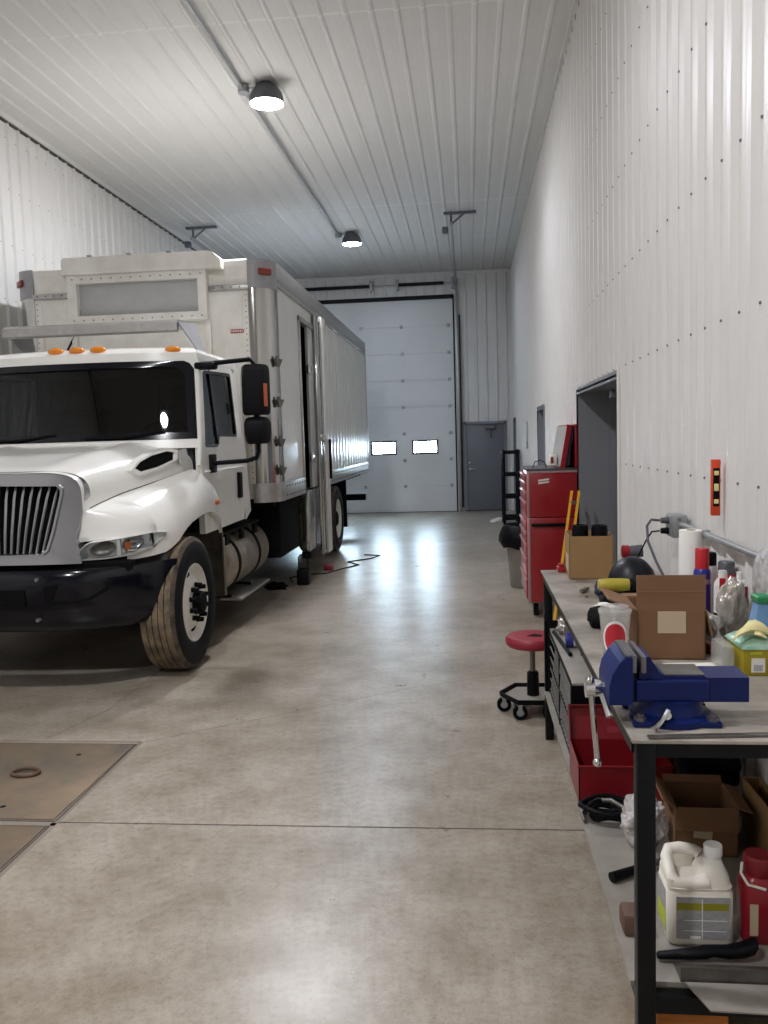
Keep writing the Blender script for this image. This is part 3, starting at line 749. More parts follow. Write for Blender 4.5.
# ---------------- hood, fenders, front
def lerp(tab, y):
    if y <= tab[0][0]: return tab[0][1]
    for (a, p), (c_, q) in zip(tab, tab[1:]):
        if y <= c_:
            t = (y-a)/(c_-a); t = t*t*(3-2*t) if False else t
            return p + (q-p)*t
    return tab[-1][1]
uc = lambda y: lerp([(5.45, .59), (5.6, .605), (5.9, .68), (6.3, .86), (6.62, 1.0), (6.75, 1.05)], y)
zc = lambda y: lerp([(5.45, 1.27), (5.7, 1.33), (6.62, 1.53), (6.75, 1.54)], y)
zt = lambda y: lerp([(5.45, 1.555), (5.6, 1.595), (6.0, 1.67), (6.55, 1.765), (6.75, 1.78)], y)
rows = []
Yst = [5.47 + (6.62-5.47)*i/22 for i in range(23)]
def hsec(y, i, n=40, grow=0):
    t = -PI/2 + PI*i/n; s_, c_ = math.sin(t), math.cos(t)
    e = lerp([(5.45, .36), (5.9, .56), (6.3, .62)], y)
    return (uc(y)+grow)*math.copysign(abs(s_)**e, s_), zc(y)+(zt(y)+grow-zc(y))*abs(c_)**e
for y in Yst:
    r = []
    for i in range(41):
        u, z_ = hsec(y, i)
        ridge = .022*math.exp(-((abs(u)-.52*uc(y)/.9)/.10)**2)*min(1, (y-5.45)/.4)
        r.append((XC+u, y + .10*(abs(u)/max(.3, uc(y)))**2*max(0, (y-6.2)/.42), z_ + ridge))
    rows.append(r)
b = MB(M['white']); b.grid(rows); b.build('hood', T, True, 60)
AY, AZ, AR = 6.17, .53, .68
ARCH = [(5.78, .95), (5.85, .972), (5.92, 1.0), (6.01, 1.05), (6.1, 1.092), (6.21, 1.13), (6.33, 1.152), (6.46, 1.165), (6.6, 1.168), (6.72, 1.158), (6.83, 1.125), (6.93, 1.07), (7.0, .97), (7.05, .88)]
def arch(y): return lerp(ARCH, y)
def uo(y): return lerp([(5.50, .56), (5.505, .64), (5.525, .75), (5.56, .86), (5.66, .98), (5.78, 1.055), (5.95, 1.10), (6.3, 1.13), (6.9, 1.12), (7.1, 1.09)], y)
def zl(y):
    if y < 5.78: return lerp([(5.50, 1.07), (5.52, 1.085), (5.66, 1.105), (5.72, 1.115), (5.73, .945), (5.80, .955)], y)
    return arch(y)
for s in (1, -1):
    sm_ = MB(M['groove']); sm_.tube([(XC+s*(uc(y)+.002), y+.10*max(0, (y-6.2)/.42), zc(y)+.001) for y in [5.56+.053*i for i in range(20)]], .0045, 6); sm_.build('hood_seam', T)
    rows = []
    Yf = [5.50, 5.502, 5.51, 5.52, 5.54, 5.56, 5.60, 5.66, 5.72, 5.735, 5.80, 5.85] + [5.9+.05*i for i in range(22)] + [6.98, 7.01]
    for y in Yf:
        yy = min(y, 6.62); r = []
        zcr = zc(yy) if y <= 6.62 else zc(6.62) - (y-6.62)*.55
        ucr = uc(yy) if y <= 6.62 else min(1.05, 1.0+(y-6.62)*.25)
        lo = zl(y)
        lo = min(lo, zcr-.03)
        for i in range(13):
            t = PI/2*i/12
            r.append((XC+s*(ucr+((uo(y) if y > 5.501 else .525)-ucr)*math.sin(t)**.9), y, lo+(zcr-lo)*math.cos(t)**.85))
        r.append((XC+s*(uo(y)-.03), y, lo-.004))
        rows.append(r)
    b = MB(M['white']); b.grid(rows); fd = b.build('fender', T, True, 60)
    MB(M['orange']).box((XC+s*1.09, 6.80, 1.21), (XC+s*1.13, 6.90, 1.25), .006).build('side_reflector', fd)
    # wheel liner and rear flap
    b = MB(M['liner'])
    r0 = [(y_, z_-.015) for y_, z_ in [(5.70, .6), (5.74, .80)] + ARCH + [(7.09, .6), (7.10, .38)]]
    r0_ = [(AY+((AR-.02) if math.cos(a) < 0 else .93)*math.cos(a), AZ+(AR-.02)*math.sin(a)) for a in [PI*(-.06)+PI*1.02*i/20 for i in range(21)]]
    b.grid([[(XC+s*u, y, z) for y, z in r0] for u in (.55, 1.07)])
    b.raw([(XC+s*.55, AY, AZ)] + [(XC+s*.55, y, z) for y, z in r0], [(0, i, i+1) for i in range(1, len(r0))])
    b.box((XC+s*.65, 7.08, .38), (XC+s*1.08, 7.11, .95), .004); b.build('wheel_liner', T)
    b = MB(M['wheelgrey']); b.box((XC+s*1.078, 7.06, .38), (XC+s*1.092, 7.11, .90), .004); b.build('liner_edge', T)
    # hood side vent
    b = MB([M['white'], M['matte_black'], M['recess']])
    va = [(6.02, 1.545), (6.07, 1.515), (6.25, 1.545), (6.42, 1.595), (6.44, 1.65), (6.36, 1.665), (6.2, 1.635), (6.08, 1.59)]
    def vmap(y, z, q): return (XC+s*(uc(y)+.012-q-(z-1.5)*.30*.6), y, z+.015)
    ctr = (6.24, 1.59)
    vo = [(ctr[0]+(y-ctr[0])*1.16, ctr[1]+(z-ctr[1])*1.35) for y, z in va]
    b.holed(vo, va, vmap, -.018, .05); b.mi(1); b.prism(va, vmap, .0, .02); b.mi(2); b.prism([(6.49, 1.56), (6.57, 1.58), (6.57, 1.68), (6.49, 1.66)], vmap, -.012, .01); b.build('side_vent', T)
# grille
gy = lambda z: 5.40 + .09*(z-.95)/.6
gmap = lambda u, z, t: (XC+u, gy(z)+t+.05*(abs(u)/.6)**2, z)
hp = [hsec(5.47, i, 40, .012) for i in range(41)]
go = [(u, z) for u, z in hp if z > zc(5.47)+.01]
low = [(.555, 1.17), (.53, 1.10), (.565, 1.02), (.58, .925)]
go = [(-u, z) for u, z in low[::-1]] + go + low
gi = [(-.31, 1.0), (-.345, 1.03), (-.38, 1.15), (-.435, 1.40), (-.435, 1.44), (-.41, 1.465), (0, 1.475)]
gi = gi + [(-u, z) for u, z in gi[-2::-1]] + [(0, .995)]
b = MB(M['satin']); b.holed(go, gi, gmap, -.01, .10); b.holed([(u*1.04, z+(.01 if z > 1.2 else -.006)) for u, z in gi], gi, gmap, -.03, .02); b.build('grille_surround', T, True, 40)
b = MB(M['matte_black']); b.raw([gmap(u, z, .09) for u, z in gi], [tuple(range(len(gi)))]); b.build('grille_backing', T)
for k in range(14):
    f_ = -1 + 2*(k+.5)/14
    b = MB(M['satin']); b.tube([gmap(f_*.315, 1.0, .03), gmap(f_*.355, 1.15, .02), gmap(f_*.41, 1.38, .02), gmap(f_*.43, 1.47, .035)], [.009, .010, .010, .008], 6); b.build('grille_bar', T)
# headlamps
for s in (1, -1):
    cv = lambda q: (lerp([(0, .545), (.35, .72), (.65, .88), (.85, .985), (1, 1.06)], q), lerp([(0, 5.452), (.35, 5.475), (.65, 5.545), (.85, 5.65), (1, 5.80)], q))
    top = lambda q: lerp([(0, 1.0), (.15, 1.07), (.9, 1.115), (1, 1.10)], q); bot = lambda q: lerp([(0, .94), (.4, .948), (.7, .965), (.88, 1.005), (1, 1.075)], q)
    def hmap(q, v, d): u, y = cv(q); return (XC+s*(u-d*.4*q), y+d, bot(q)+(top(q)-bot(q))*v)
    N = 16
    b = MB(M['chrome']); b.grid([[hmap(i/N, v, .055) for i in range(N+1)] for v in (0, .5, 1)]); hl = b.build('headlamp', T)
    b = MB(M['trim']); rr = lambda d0: [hmap(i/N, 0, d0) for i in range(N+1)] + [hmap(1-i/N, 1, d0) for i in range(N+1)]
    def ins(p, k, d0): return [hmap(min(1-k, max(k, i/N)), k*2, d0) for i in range(N+1)] + [hmap(min(1-k, max(k, 1-i/N)), 1-k*2, d0) for i in range(N+1)]
    b.loft([rr(.055), rr(-.004), ins(0, .03, -.008), ins(0, .03, .05)], False, False); b.build('bezel', hl)
    for q0, q1, m in ((.16, .50, 'steel'), (.56, .80, 'satin')):
        b = MB(M[m]); qa = (q0+q1)/2
        b.loft([[Vector(hmap(qa+(q1-q0)/2*math.cos(a)*k, .5+.36*math.sin(a)*k, d)) for a in [2*PI*j/18 for j in range(18)]] for k, d in ((1, .012), (.8, .03), (.4, .046), (.2, .048))], False, True); b.build('reflector', hl)
    b = MB(M['trim']); b.prism([(.51, .08), (.55, .08), (.55, .92), (.51, .92)], hmap, .0, .03); b.build('divider', hl)
    b = MB(M['orange']); b.prism([(.60, .3), (.66, .3), (.66, .7), (.60, .7)], hmap, .02, .035); b.build('turn_bulb', hl)
    b = MB(M['clear']); b.grid([[hmap(i/N, v, -.004-.012*math.sin(PI*v)) for i in range(N+1)] for v in (.04, .25, .5, .75, .96)]); b.build('headlamp_lens', hl)
    b = MB(M['white']); b.grid([[hmap(i/N, v, .0) for i in range(4, N+1)] for v in (0, -.02)] ) if False else None
    # white panel below the outer end of the lamp
    w_ = MB(M['white']); w_.grid([[(XC+s*uo(y), y, 1.08 if y > 5.7 else 1.0) for y in (5.56, 5.62, 5.70, 5.80)], [(XC+s*(uo(y)-.008), y, .925 + (y-5.56)*.10) for y in (5.56, 5.62, 5.70, 5.80)]]); w_.build('fender_tip', T)
# bumper
def byy(u): return 5.22 + .56*(abs(u)/1.13)**3.4
def bsec(u):
    y = byy(u); e = max(0, (abs(u)-.9)/.23); zb_ = .47 + .07*e; dz = .01
    return [(XC+u, y+a*(1-.75*e), z) for a, z in ((.10, .885+dz), (.02, .895+dz), (0, .875+dz), (-.008, .80+dz), (0, .70), (.012, .63), (.05, .54+.03*e), (.10, zb_), (.14, zb_), (.13, .62), (.12, .8))]
us = [1.13*math.sin(PI/2*(-1+2*i/64)) for i in range(65)]
b = MB(M['gloss_black']); b.loft([bsec(u) for u in us]); bp = b.build('bumper', T, True, 89)
def bmap(u, z, t): return (XC+u, byy(u)+t + (0 if z > .66 else (.68-z)*.20), z)
for s in (1, -1):
    b = MB(M['matte_black']); b.prism([(s*u, z) for u, z in ((.40, .68), (.40, .80), (.48, .81), (.74, .82), (.82, .81), (.79, .75), (.70, .695), (.55, .67))], bmap, -.013, .03); b.build('fog_recess', bp)
    b = MB(M['matte_black']); b.prism([(s*u, z) for u, z in ((.06, .67), (.06, .78), (.27, .78), (.27, .67))], bmap, -.014, .03); b.build('tow_opening', bp)
    b = MB(M['screw']); 
    for u, z in ((.36, .85), (.34, .57), (.03, .85)): b.cyl(bmap(s*u, z, -.02), bmap(s*u, z, .02), .013, n=10)
    b.build('bumper_bolt', bp)
b = MB(M['matte_black']); b.box((XC-.92, 5.46, .87), (XC+.92, 5.56, .935), .005); b.build('bumper_gap_panel', T)

# ---------------- wheels
def wheel(xo, s, y, tw=.29, R=.51, front=True):
    """xo: outer face, s: +1 when that face looks towards +x"""
    X_ = lambda d: xo - s*d
    z = R
    half = [(.285, .05), (.295, .02), (.32, .002), (.37, -.01), (.435, -.006), (.473, .008)]
    tr = [(.473, .008), (.494, .018), (R-.003, .032)]
    x = .032; tread = []
    for k in range(5):
        a = .032 + (tw-.064)*k/5; c_ = .032 + (tw-.064)*(k+1)/5
        tread += [(R, a+.004), (R, c_-.006)] + ([(R-.014, c_-.004), (R-.014, c_+.002)] if k < 4 else [])
    t = MB([M['rubber'], M['mudrubber'], M['tread']])
    t.lathe([(r, X_(d)) for r, d in half], (0, y, z), 'x', 48, False)
    t.mi(1).lathe([(r, X_(d)) for r, d in tr], (0, y, z), 'x', 48, False)
    t.mi(2).lathe([(r, X_(d)) for r, d in [(R-.003, .032)] + tread + [(R-.003, tw-.032)]], (0, y, z), 'x', 48, False)
    t.mi(0).lathe([(r, X_(tw-d)) for r, d in (tr+[])[::-1]] + [(r, X_(tw-d)) for r, d in half[::-1]], (0, y, z), 'x', 48, False)
    wl = t.build('wheel', T, True, 35)
    rm = MB([M['rimwhite'], M['matte_black']])
    if front: pr = [(.305, .035), (.302, .012), (.292, .008), (.283, .03), (.272, .075), (.262, .10), (.235, .075), (.19, .03), (.175, .018), (.165, .012), (.10, .010), (.0, .012)]
    else: pr = [(.305, .035), (.302, .012), (.292, .008), (.283, .03), (.272, .08), (.262, .13), (.235, .15), (.20, .155), (.175, .16), (.1, .16), (.0, .16)]
    rm.lathe([(r, X_(d)) for r, d in pr], (0, y, z), 'x', 40, False); rm.mi(1)
    rm.lathe([(.285, X_(.05)), (.285, X_(tw-.02)), (.1, X_(tw-.02))], (0, y, z), 'x', 32, False)
    for a in (100, 280):
        a = math.radians(a); r = .218; d = .058 if front else .15
        cc = (X_(d-.004), y+r*math.cos(a), z+r*math.sin(a)); rm.sphere(cc, (.008, .018, .05), 14, 8, rot(cc, rx=a-PI/2+PI/2) if True else None)
    rm.build('rim', wl, True, 40)
    hb = MB(M['matte_black']); 
    if front: hb.lathe([(.095, X_(.012)), (.085, X_(-.04)), (.075, X_(-.055)), (.0, X_(-.058))], (0, y, z), 'x', 24, False)
    else: hb.lathe([(.13, X_(.16)), (.12, X_(.04)), (.09, X_(.02)), (.0, X_(.018))], (0, y, z), 'x', 24, False)
    hb.build('hub', wl)
    for k in range(10):
        a = 2*PI*(k+.5)/10; r = .135 if front else .155; d = .012 if front else .16
        MB(M['matte_black']).cyl((X_(d), y+r*math.cos(a), z+r*math.sin(a)), (X_(d-.055), y+r*math.cos(a), z+r*math.sin(a)), .021, .017, 8).build('lug_nut', wl)
for s in (1, -1):
    wheel(XC+s*1.15, s, 6.13)
    wheel(XC+s*1.22, s, 12.75, front=False); wheel(XC+s*.90, s, 12.75, front=False)
# chassis
b = MB(M['underbody'])
for s in (1, -1): b.box((XC+s*.38, 5.5, .78), (XC+s*.47, 16.0, 1.04), .01)
for y in (7.5, 9.2, 10.6, 12.0, 13.9, 15.7): b.box((XC-.4, y, .82), (XC+.4, y+.1, 1.0))
for k in range(16): b.box((BX0+.1, 8.7+k*.47, 1.04), (BX1-.1, 8.76+k*.47, 1.14))
b.build('chassis', T)
MB(M['matte_black']).box((-2.75, 8.95, .44), (-2.10, 10.04, 1.08), .02).build('underbody_box', T)
b = MB(M['underbody']); b.cyl((XC-1.0, 12.75, .51), (XC+1.0, 12.75, .51), .09); b.sphere((XC, 12.75, .51), .24, 18, 12); b.cyl((XC, 8.3, .75), (XC, 12.7, .51), .055); b.build('rear_axle', T)
b = MB(M['underbody']); b.box((XC-.90, 6.02, .44), (XC+.90, 6.14, .55), .02); b.box((XC-.38, 5.75, .5), (XC+.38, 7.6, 1.3), .06); b.box((XC-.55, 5.62, .62), (XC+.55, 5.72, 1.45), .02); b.build('engine', T)
for s in (1, -1):
    b = MB(M['matte_black']); b.box((XC+s*.64, 13.45, .30), (XC+s*1.24, 13.47, 1.1)); b.build('mud_flap', T)
b = MB(M['matte_black']); b.box((XC-1.3, 16.0, .55), (XC+1.23, 16.12, .67), .01)
for s in (1, -1): b.box((XC+s*.5, 15.95, .6), (XC+s*.58, 16.05, 1.1))
b.build('rear_bumper', T)
for s in (1, -1):
    b = MB(M['tank']); tx, ty0, ty1, tz, tr_ = XC+s*.80, 7.25, 8.75, .60, .285
    b.lathe([(.0, ty0-.05), (.18, ty0-.045), (.255, ty0-.02), (tr_, ty0+.02), (tr_, ty1-.02), (.255, ty1+.02), (.18, ty1+.045), (0, ty1+.05)], (tx, 0, tz), 'y', 36, False); tk = b.build('fuel_tank', T)
    for y in (7.55, 8.3):
        MB(M['matte_black']).lathe([(tr_-.002, y), (tr_+.008, y), (tr_+.008, y+.07), (tr_-.002, y+.07)], (tx, 0, tz), 'y', 36, False).build('tank_strap', tk)
    b = MB(M['chrome']); b.cyl((tx, 8.79, tz+.05), (tx, 8.87, tz+.05), .05, n=16); b.build('tank_cap', tk)
    b = MB([M['alu'], M['matte_black']]); b.mi(1); b.box((tx-.05, 7.15, .90), (tx+.25, 8.5, .925), .006)
    for k in range(3): b.box((tx+.22, 7.3+k*.5, .80), (tx+.25, 7.4+k*.5, .90))
    b.build('upper_step', T)
    b = MB([M['alu'], M['matte_black']]); b.box((tx+s*.1, 7.5, .25), (tx+s*.31, 8.6, .275), .006); b.mi(1); b.box((tx-.05, 7.5, .29), (tx+.02, 7.55, .6)); b.box((tx-.05, 8.2, .29), (tx+.02, 8.25, .6)); b.box((tx+s*.0, 7.5, .28), (tx+s*.2, 7.55, .30)); b.box((tx+s*.0, 8.2, .28), (tx+s*.2, 8.25, .30)); b.build('lower_step', T)
# ------------------------------------------------------------------ workbench
BT = .963
t = thing('workbench', 'long steel-topped workbench on black legs along the right wall', 'workbench', (.69, 3.35, 0))
MB(M['benchtop']).box((.385, 2.03, BT-.009), (1.0, 4.66, BT), .0015).build('bench_top', t)
b = MB(M['benchblack'])
b.box((.42, 2.045, BT-.049), (.985, 2.085, BT-.009)); b.box((.42, 4.605, BT-.049), (.985, 4.645, BT-.009))
for x in (.392, .95): b.box((x, 2.08, BT-.049), (x+.04, 4.61, BT-.009))
b.build('apron', t, False)
for x in (.397, .945):
    for y in (2.034, 4.602): MB(M['benchblack']).box((x, y, 0), (x+.046, y+.046, BT-.009), .004).build('leg', t)
b = MB(M['shelf']); b.box((.388, 2.084, .286), (1.0, 4.60, .300)); b.build('lower_shelf', t, False)
b = MB(M['benchblack']); b.box((.42, 2.045, .24), (.985, 2.08, .286)); b.box((.42, 4.61, .24), (.985, 4.645, .286)); b.box((.40, 2.08, .25), (.43, 4.61, .286)); b.build('shelf_rail', t, False)
Z = BT + .0005

# vise -------------------------------------------------------------
t = thing('bench_vise', 'big blue bench vise bolted to the near corner of the workbench', 'vise', (.5, 2.195, Z))
yv = lambda a, c_, q: (a, q, c_)
b = MB(M['blue'])
b.lathe([(.105, Z), (.105, Z+.018), (.085, Z+.024), (.078, Z+.045), (.082, Z+.062), (0, Z+.062)], (.515, 2.205, 0), 'z', 36)
b.box((.405, 2.115, Z), (.625, 2.145, Z+.016), .004); b.box((.405, 2.265, Z), (.625, 2.295, Z+.016), .004)
b.build('swivel_base', t)
b = MB(M['blue'])
b.prism([(.415, Z+.058), (.70, Z+.058), (.70, Z+.122), (.595, Z+.122), (.588, Z+.126), (.492, Z+.126), (.478, Z+.135), (.455, Z+.172), (.452, Z+.177), (.428, Z+.177), (.424, Z+.06)], yv, 2.150, 2.260)
b.box((.415, 2.140, Z+.06), (.60, 2.270, Z+.118), .006)
fj = b.build('fixed_body', t, False)
b = MB(M['jaw']); b.box((.425, 2.120, Z+.142), (.438, 2.290, Z+.185), .002); b.build('jaw_plate', fj)
MB(M['steel']).box((.49, 2.155, Z+.1255), (.592, 2.255, Z+.130), .002).build('anvil', fj)
b = MB(M['blue'])
b.box((.352, 2.150, Z+.054), (.42, 2.260, Z+.122), .006)
b.prism([(.345, Z+.058), (.345, Z+.105), (.352, Z+.135), (.372, Z+.168), (.385, Z+.182), (.404, Z+.182), (.404, Z+.058)], yv, 2.120, 2.290)
mj = b.build('sliding_jaw', t, False)
b = MB(M['jaw']); b.box((.402, 2.120, Z+.142), (.414, 2.290, Z+.188), .002); b.box((.386, 2.125, Z+.181), (.404, 2.285, Z+.189), .002); b.build('jaw_plate', mj)
b = MB(M['chrome']); b.cyl((.345, 2.205, Z+.078), (.318, 2.205, Z+.078), .02, .024, 20); b.cyl((.319, 2.205, Z+.078), (.296, 2.205, Z+.078), .026, n=20); sc = b.build('screw_hub', t)
b = MB(M['chrome']); b.cyl((.307, 2.195, Z+.098), (.322, 2.175, Z-.112), .0075, n=12); b.sphere((.307, 2.195, Z+.10), .012); b.sphere((.322, 2.175, Z-.115), .0125); b.build('handle_bar', sc)
b = MB(M['chrome']); b.tube([(.333, 2.155, Z+.075), (.338, 2.135, Z+.055), (.345, 2.115, Z+.03)], [.009, .008, .010]); b.build('lock_lever', mj)
b = MB(M['chrome']); b.cyl((.485, 2.155, Z+.036), (.485, 2.100, Z+.038), .011, n=12); b.tube([(.488, 2.105, Z+.052), (.47, 2.095, Z+.026), (.448, 2.085, Z+.008)], [.008, .0065, .009]); b.build('swivel_lever', t)
for x, y in ((.425, 2.13), (.605, 2.13), (.605, 2.28)): MB(M['jaw']).cyl((x, y, Z+.016), (x, y, Z+.026), .016, n=6).cyl((x, y, Z+.026), (x, y, Z+.034), .009, n=10).build('base_bolt', t)
R_ = rot((.6, 2.06, Z), rz=math.radians(4.5))
MB(M['steel']).box((.425, 2.047, Z), (.98, 2.068, Z+.006), .001, R_).build('flat_bar', label='flat steel bar lying along the bench edge in front of the vise', cat='steel bar')

# cardboard cartons on the bench ------------------------------------
def carton(name, label, x0, x1, y0, y1, z0, h, m='card', flaps=(), rz=0, group=None, seam=True):
    t = thing(name, label, 'box', ((x0+x1)/2, (y0+y1)/2, z0), group)
    R_ = rot(((x0+x1)/2, (y0+y1)/2, z0), rz=rz); w = .005
    b = MB([M[m], M['cardin']])
    b.box((x0, y0, z0), (x1, y1, z0+w), 0, R_)
    b.box((x0, y0, z0), (x1, y0+w, z0+h), 0, R_); b.box((x0, y1-w, z0), (x1, y1, z0+h), 0, R_); b.box((x0, y0, z0), (x0+w, y1, z0+h), 0, R_); b.box((x1-w, y0, z0), (x1, y1, z0+h), 0, R_)
    b.build('carton_body', t, False)
    for side, ln, ang in flaps:
        b = MB(M[m]); a = math.radians(ang)
        if side == 'f': b.box((x0, y0, z0+h), (x1, y0+w, z0+h+ln), 0, R_ @ rot(((x0+x1)/2, y0, z0+h), rx=a))
        if side == 'b': b.box((x0, y1-w, z0+h), (x1, y1, z0+h+ln), 0, R_ @ rot(((x0+x1)/2, y1, z0+h), rx=-a))
        if side == 'l': b.box((x0, y0, z0+h), (x0+w, y1, z0+h+ln), 0, R_ @ rot((x0, (y0+y1)/2, z0+h), ry=-a))
        if side == 'r': b.box((x1-w, y0, z0+h), (x1, y1, z0+h+ln), 0, R_ @ rot((x1, (y0+y1)/2, z0+h), ry=a))
        b.build('flap', t, False)
    return t, R_
t, R_ = carton('cardboard_box', 'brown cardboard box standing at the far end of the workbench', .512, .737, 4.34, 4.62, Z, .225, 'cardtan', (), math.radians(-2))
b = MB(M['card']); b.box((.52, 4.3, Z+.2), (.5235, 4.4, Z+.225), 0, R_) if False else None
b = MB(M['tape']); b.box((.5115, 4.40, Z+.03), (.5125, 4.55, Z+.12), 0, R_); b.build('shipping_label', t, False)
t, R_ = carton('cardboard_box', 'open brown cardboard box with a blank paper label behind the vise', .545, .765, 2.77, 3.0, Z, .165, 'card', (('f', .118, -2), ('l', .10, 68), ('b', .11, 95), ('r', .09, 168)), math.radians(-1.5))
b = MB(M['tape']); b.box((.612, 2.768, Z+.09), (.702, 2.7705, Z+.163), 0, R_); b.build('paper_label', t, False)
MB(M['cardin']).box((.545, 2.7685, Z+.228), (.765, 2.7702, Z+.231), 0, R_).build('flap_crease', t, False)
for x, y, lb in ((.576, 4.44, 'black ring-shaped roll in the far cardboard box, nearer the aisle'), (.674, 4.42, 'black ring-shaped roll in the far cardboard box, nearer the wall')):
    b = MB(M['black']); b.lathe([(.02, Z+.006), (.040, Z+.006), (.043, Z+.10), (.043, Z+.25), (.040, Z+.275), (.030, Z+.275), (.028, Z+.2)], (x, y, 0), 'z', 24); b.build('black_roll', label=lb, cat='roll', group='black rolls in the far cardboard box')

# small things on the bench -------------------------------------------
b = MB(M['redtool']); b.box((.47, 4.57, Z), (.515, 4.645, Z+.03), .006); b.box((.478, 4.58, Z+.03), (.508, 4.63, Z+.045), .005); b.build('small_red_case', label='small dark red case on the far corner of the workbench', cat='case')
t = thing('cordless_drill', 'yellow and black cordless drill lying near the black welding helmet', 'drill', (.60, 3.70, Z))
b = MB(M['yellow']); b.lathe([(.0, .555), (.020, .555), (.027, .563), (.029, .60), (.029, .66), (.026, .69), (0, .70)], (0, 3.70, Z+.085), 'x', 22); b.build('motor_housing', t)
b = MB(M['black']); b.lathe([(.028, .69), (.03, .70), (.02, .715), (.012, .725), (0, .725)], (0, 3.70, Z+.085), 'x', 18); b.build('chuck', t)
b = MB(M['black']); b.loft([[(.60+dx+sh, 3.70+dy, z) for dx, dy in ((-.022, -.018), (.022, -.018), (.022, .018), (-.022, .018))] for z, sh in ((Z+.06, .01), (Z+.02, -.0))]); b.box((.565, 3.655, Z), (.645, 3.745, Z+.034), .008); b.build('grip', t)
t = thing('welding_helmet', 'black domed welding helmet lying on the workbench behind the open box', 'helmet', (.74, 3.85, Z))
b = MB([M['helmet'], M['matte_black']]); rows = []
for k in range(11):
    a = PI*.56*k/10; rows.append([(.745+.115*math.sin(a)*math.cos(q), 3.92+.13*math.sin(a)*math.sin(q), Z+.03+.15*math.cos(a)) for q in [2*PI*j/28 for j in range(28)]])
b.loft(rows, True, False)
b.mi(1).loft([[(.745+.09*math.cos(q), 3.90+.105*math.sin(q), z) for q in [2*PI*j/28 for j in range(28)]] for z in (Z+.0, Z+.06)])
b.build('shell', t, True, 60)
b = MB(M['matte_black']); b.box((.665, 3.785, Z+.03), (.80, 3.80, Z+.09), .006, rot((.73, 3.79, Z+.05), rx=.5)); b.build('face_window', t)
b = MB(M['navy']); b.blob((.60, 3.88, Z+.035), (.03, .045, .04), .35, 2.2, 3, Z, 3); b.build('navy_rag', label='dark navy rag bunched against the welding helmet', cat='rag')
t = thing('red_spray_gun', 'red and grey hand tool standing behind the welding helmet', 'tool', (.78, 4.3, Z))
b = MB(M['redplastic']); b.box((.775, 4.27, Z), (.83, 4.35, Z+.12), .015); b.build('body', t)
b = MB(M['housing']); b.cyl((.80, 4.31, Z+.145), (.87, 4.31, Z+.15), .03, .032, 18); b.build('head', t)
MB(M['redplastic']).lathe([(.024, .768), (.034, .772), (.034, .80), (.03, .805)], (0, 4.31, Z+.146), 'x', 18).build('front_cap', t)
b = MB(M['paper']); b.blob((.565, 3.58, Z+.012), (.035, .028, .016), .5, 3, 9, Z, 3); b.build('crumpled_tissue', label='small crumpled white tissue on the workbench behind the paper cup', cat='tissue')
b = MB(M['steel']); b.cyl((.515, 3.95, Z+.011), (.545, 4.0, Z+.011), .0105, n=12); b.cyl((.545, 4.0, Z+.011), (.558, 4.022, Z+.011), .007, n=10); b.build('socket_bit', label='small grey socket lying alone on the bare bench top', cat='socket')
b = MB(M['brown']); b.box((.52, 3.86, Z), (.535, 3.868, Z+.004)); b.build('wood_chip', label='tiny brown chip on the bench top near the grey socket', cat='chip')
b = MB(M['matte_black']); b.blob((.495, 3.26, Z+.035), (.045, .055, .042), .35, 1.8, 5, Z, 3); b.build('black_pouch', label='small black pouch on the workbench left of the cup', cat='pouch')
b = MB(M['matte_black']); b.box((.55, 3.12, Z), (.63, 3.24, Z+.09), .02); b.build('black_bag', label='black bag squeezed between the cup and the open box', cat='bag')
b = MB(M['tape']); b.box((.50, 2.86, Z), (.535, 3.02, Z+.05), .004); b.build('pale_wood_block', label='pale tan block behind the vise beside the cup', cat='block')
t = thing('drink_cup', 'clear plastic drink cup with a red round emblem and dark drink', 'cup', (.462, 2.72, Z))
cp = [(.034, Z), (.036, Z+.004), (.05, Z+.168), (.0525, Z+.170), (.0525, Z+.176), (.049, Z+.178)]
b = MB(M['cupwall']); b.lathe(cp + [(.0485, Z+.170), (.034, Z+.006), (.0, Z+.005)], (.462, 2.72, 0), 'z', 32, False); b.build('cup_wall', t)
b = MB(M['cola']); b.lathe([(.0335, Z+.007), (.037, Z+.05), (0, Z+.05)], (.462, 2.72, 0), 'z', 28); b.build('drink', t)
b = MB(M['cupwall']); b.lathe([(.053, Z+.174), (.054, Z+.182), (.047, Z+.186), (.044, Z+.194), (0, Z+.196)], (.462, 2.72, 0), 'z', 32, False); b.build('lid', t)
def cup_pt(u, v, d=.0008):
    z = Z+.094+v; r = .0365+(z-Z)*.0835+d; a = -PI/2-.15+u/r
    return (.462+r*math.cos(a), 2.72+r*math.sin(a), z)
b = MB([M['cupred'], M['paper']]); N = 26
b.loft([[cup_pt(.034*k*math.cos(2*PI*j/N), .048*k*math.sin(2*PI*j/N), d) for j in range(N)] for k, d in ((1.06, .0008), (.8, .0008), (.4, .0008), (.05, .0008))], False, True)
b.mi(1).loft([[cup_pt(.034*k*math.cos(2*PI*j/N), .048*k*math.sin(2*PI*j/N), .0006) for j in range(N)] for k in (1.25, 1.06)], False, False); b.build('emblem', t)
b = MB([M['paper'], M['foil']]); b.box((.615, 2.60, Z), (.775, 2.72, Z+.004), 0, rot((.7, 2.66, Z), rz=.05)); b.build('paper_sheet', label='white paper sheet lying on the bench between the vise and the box', cat='paper')

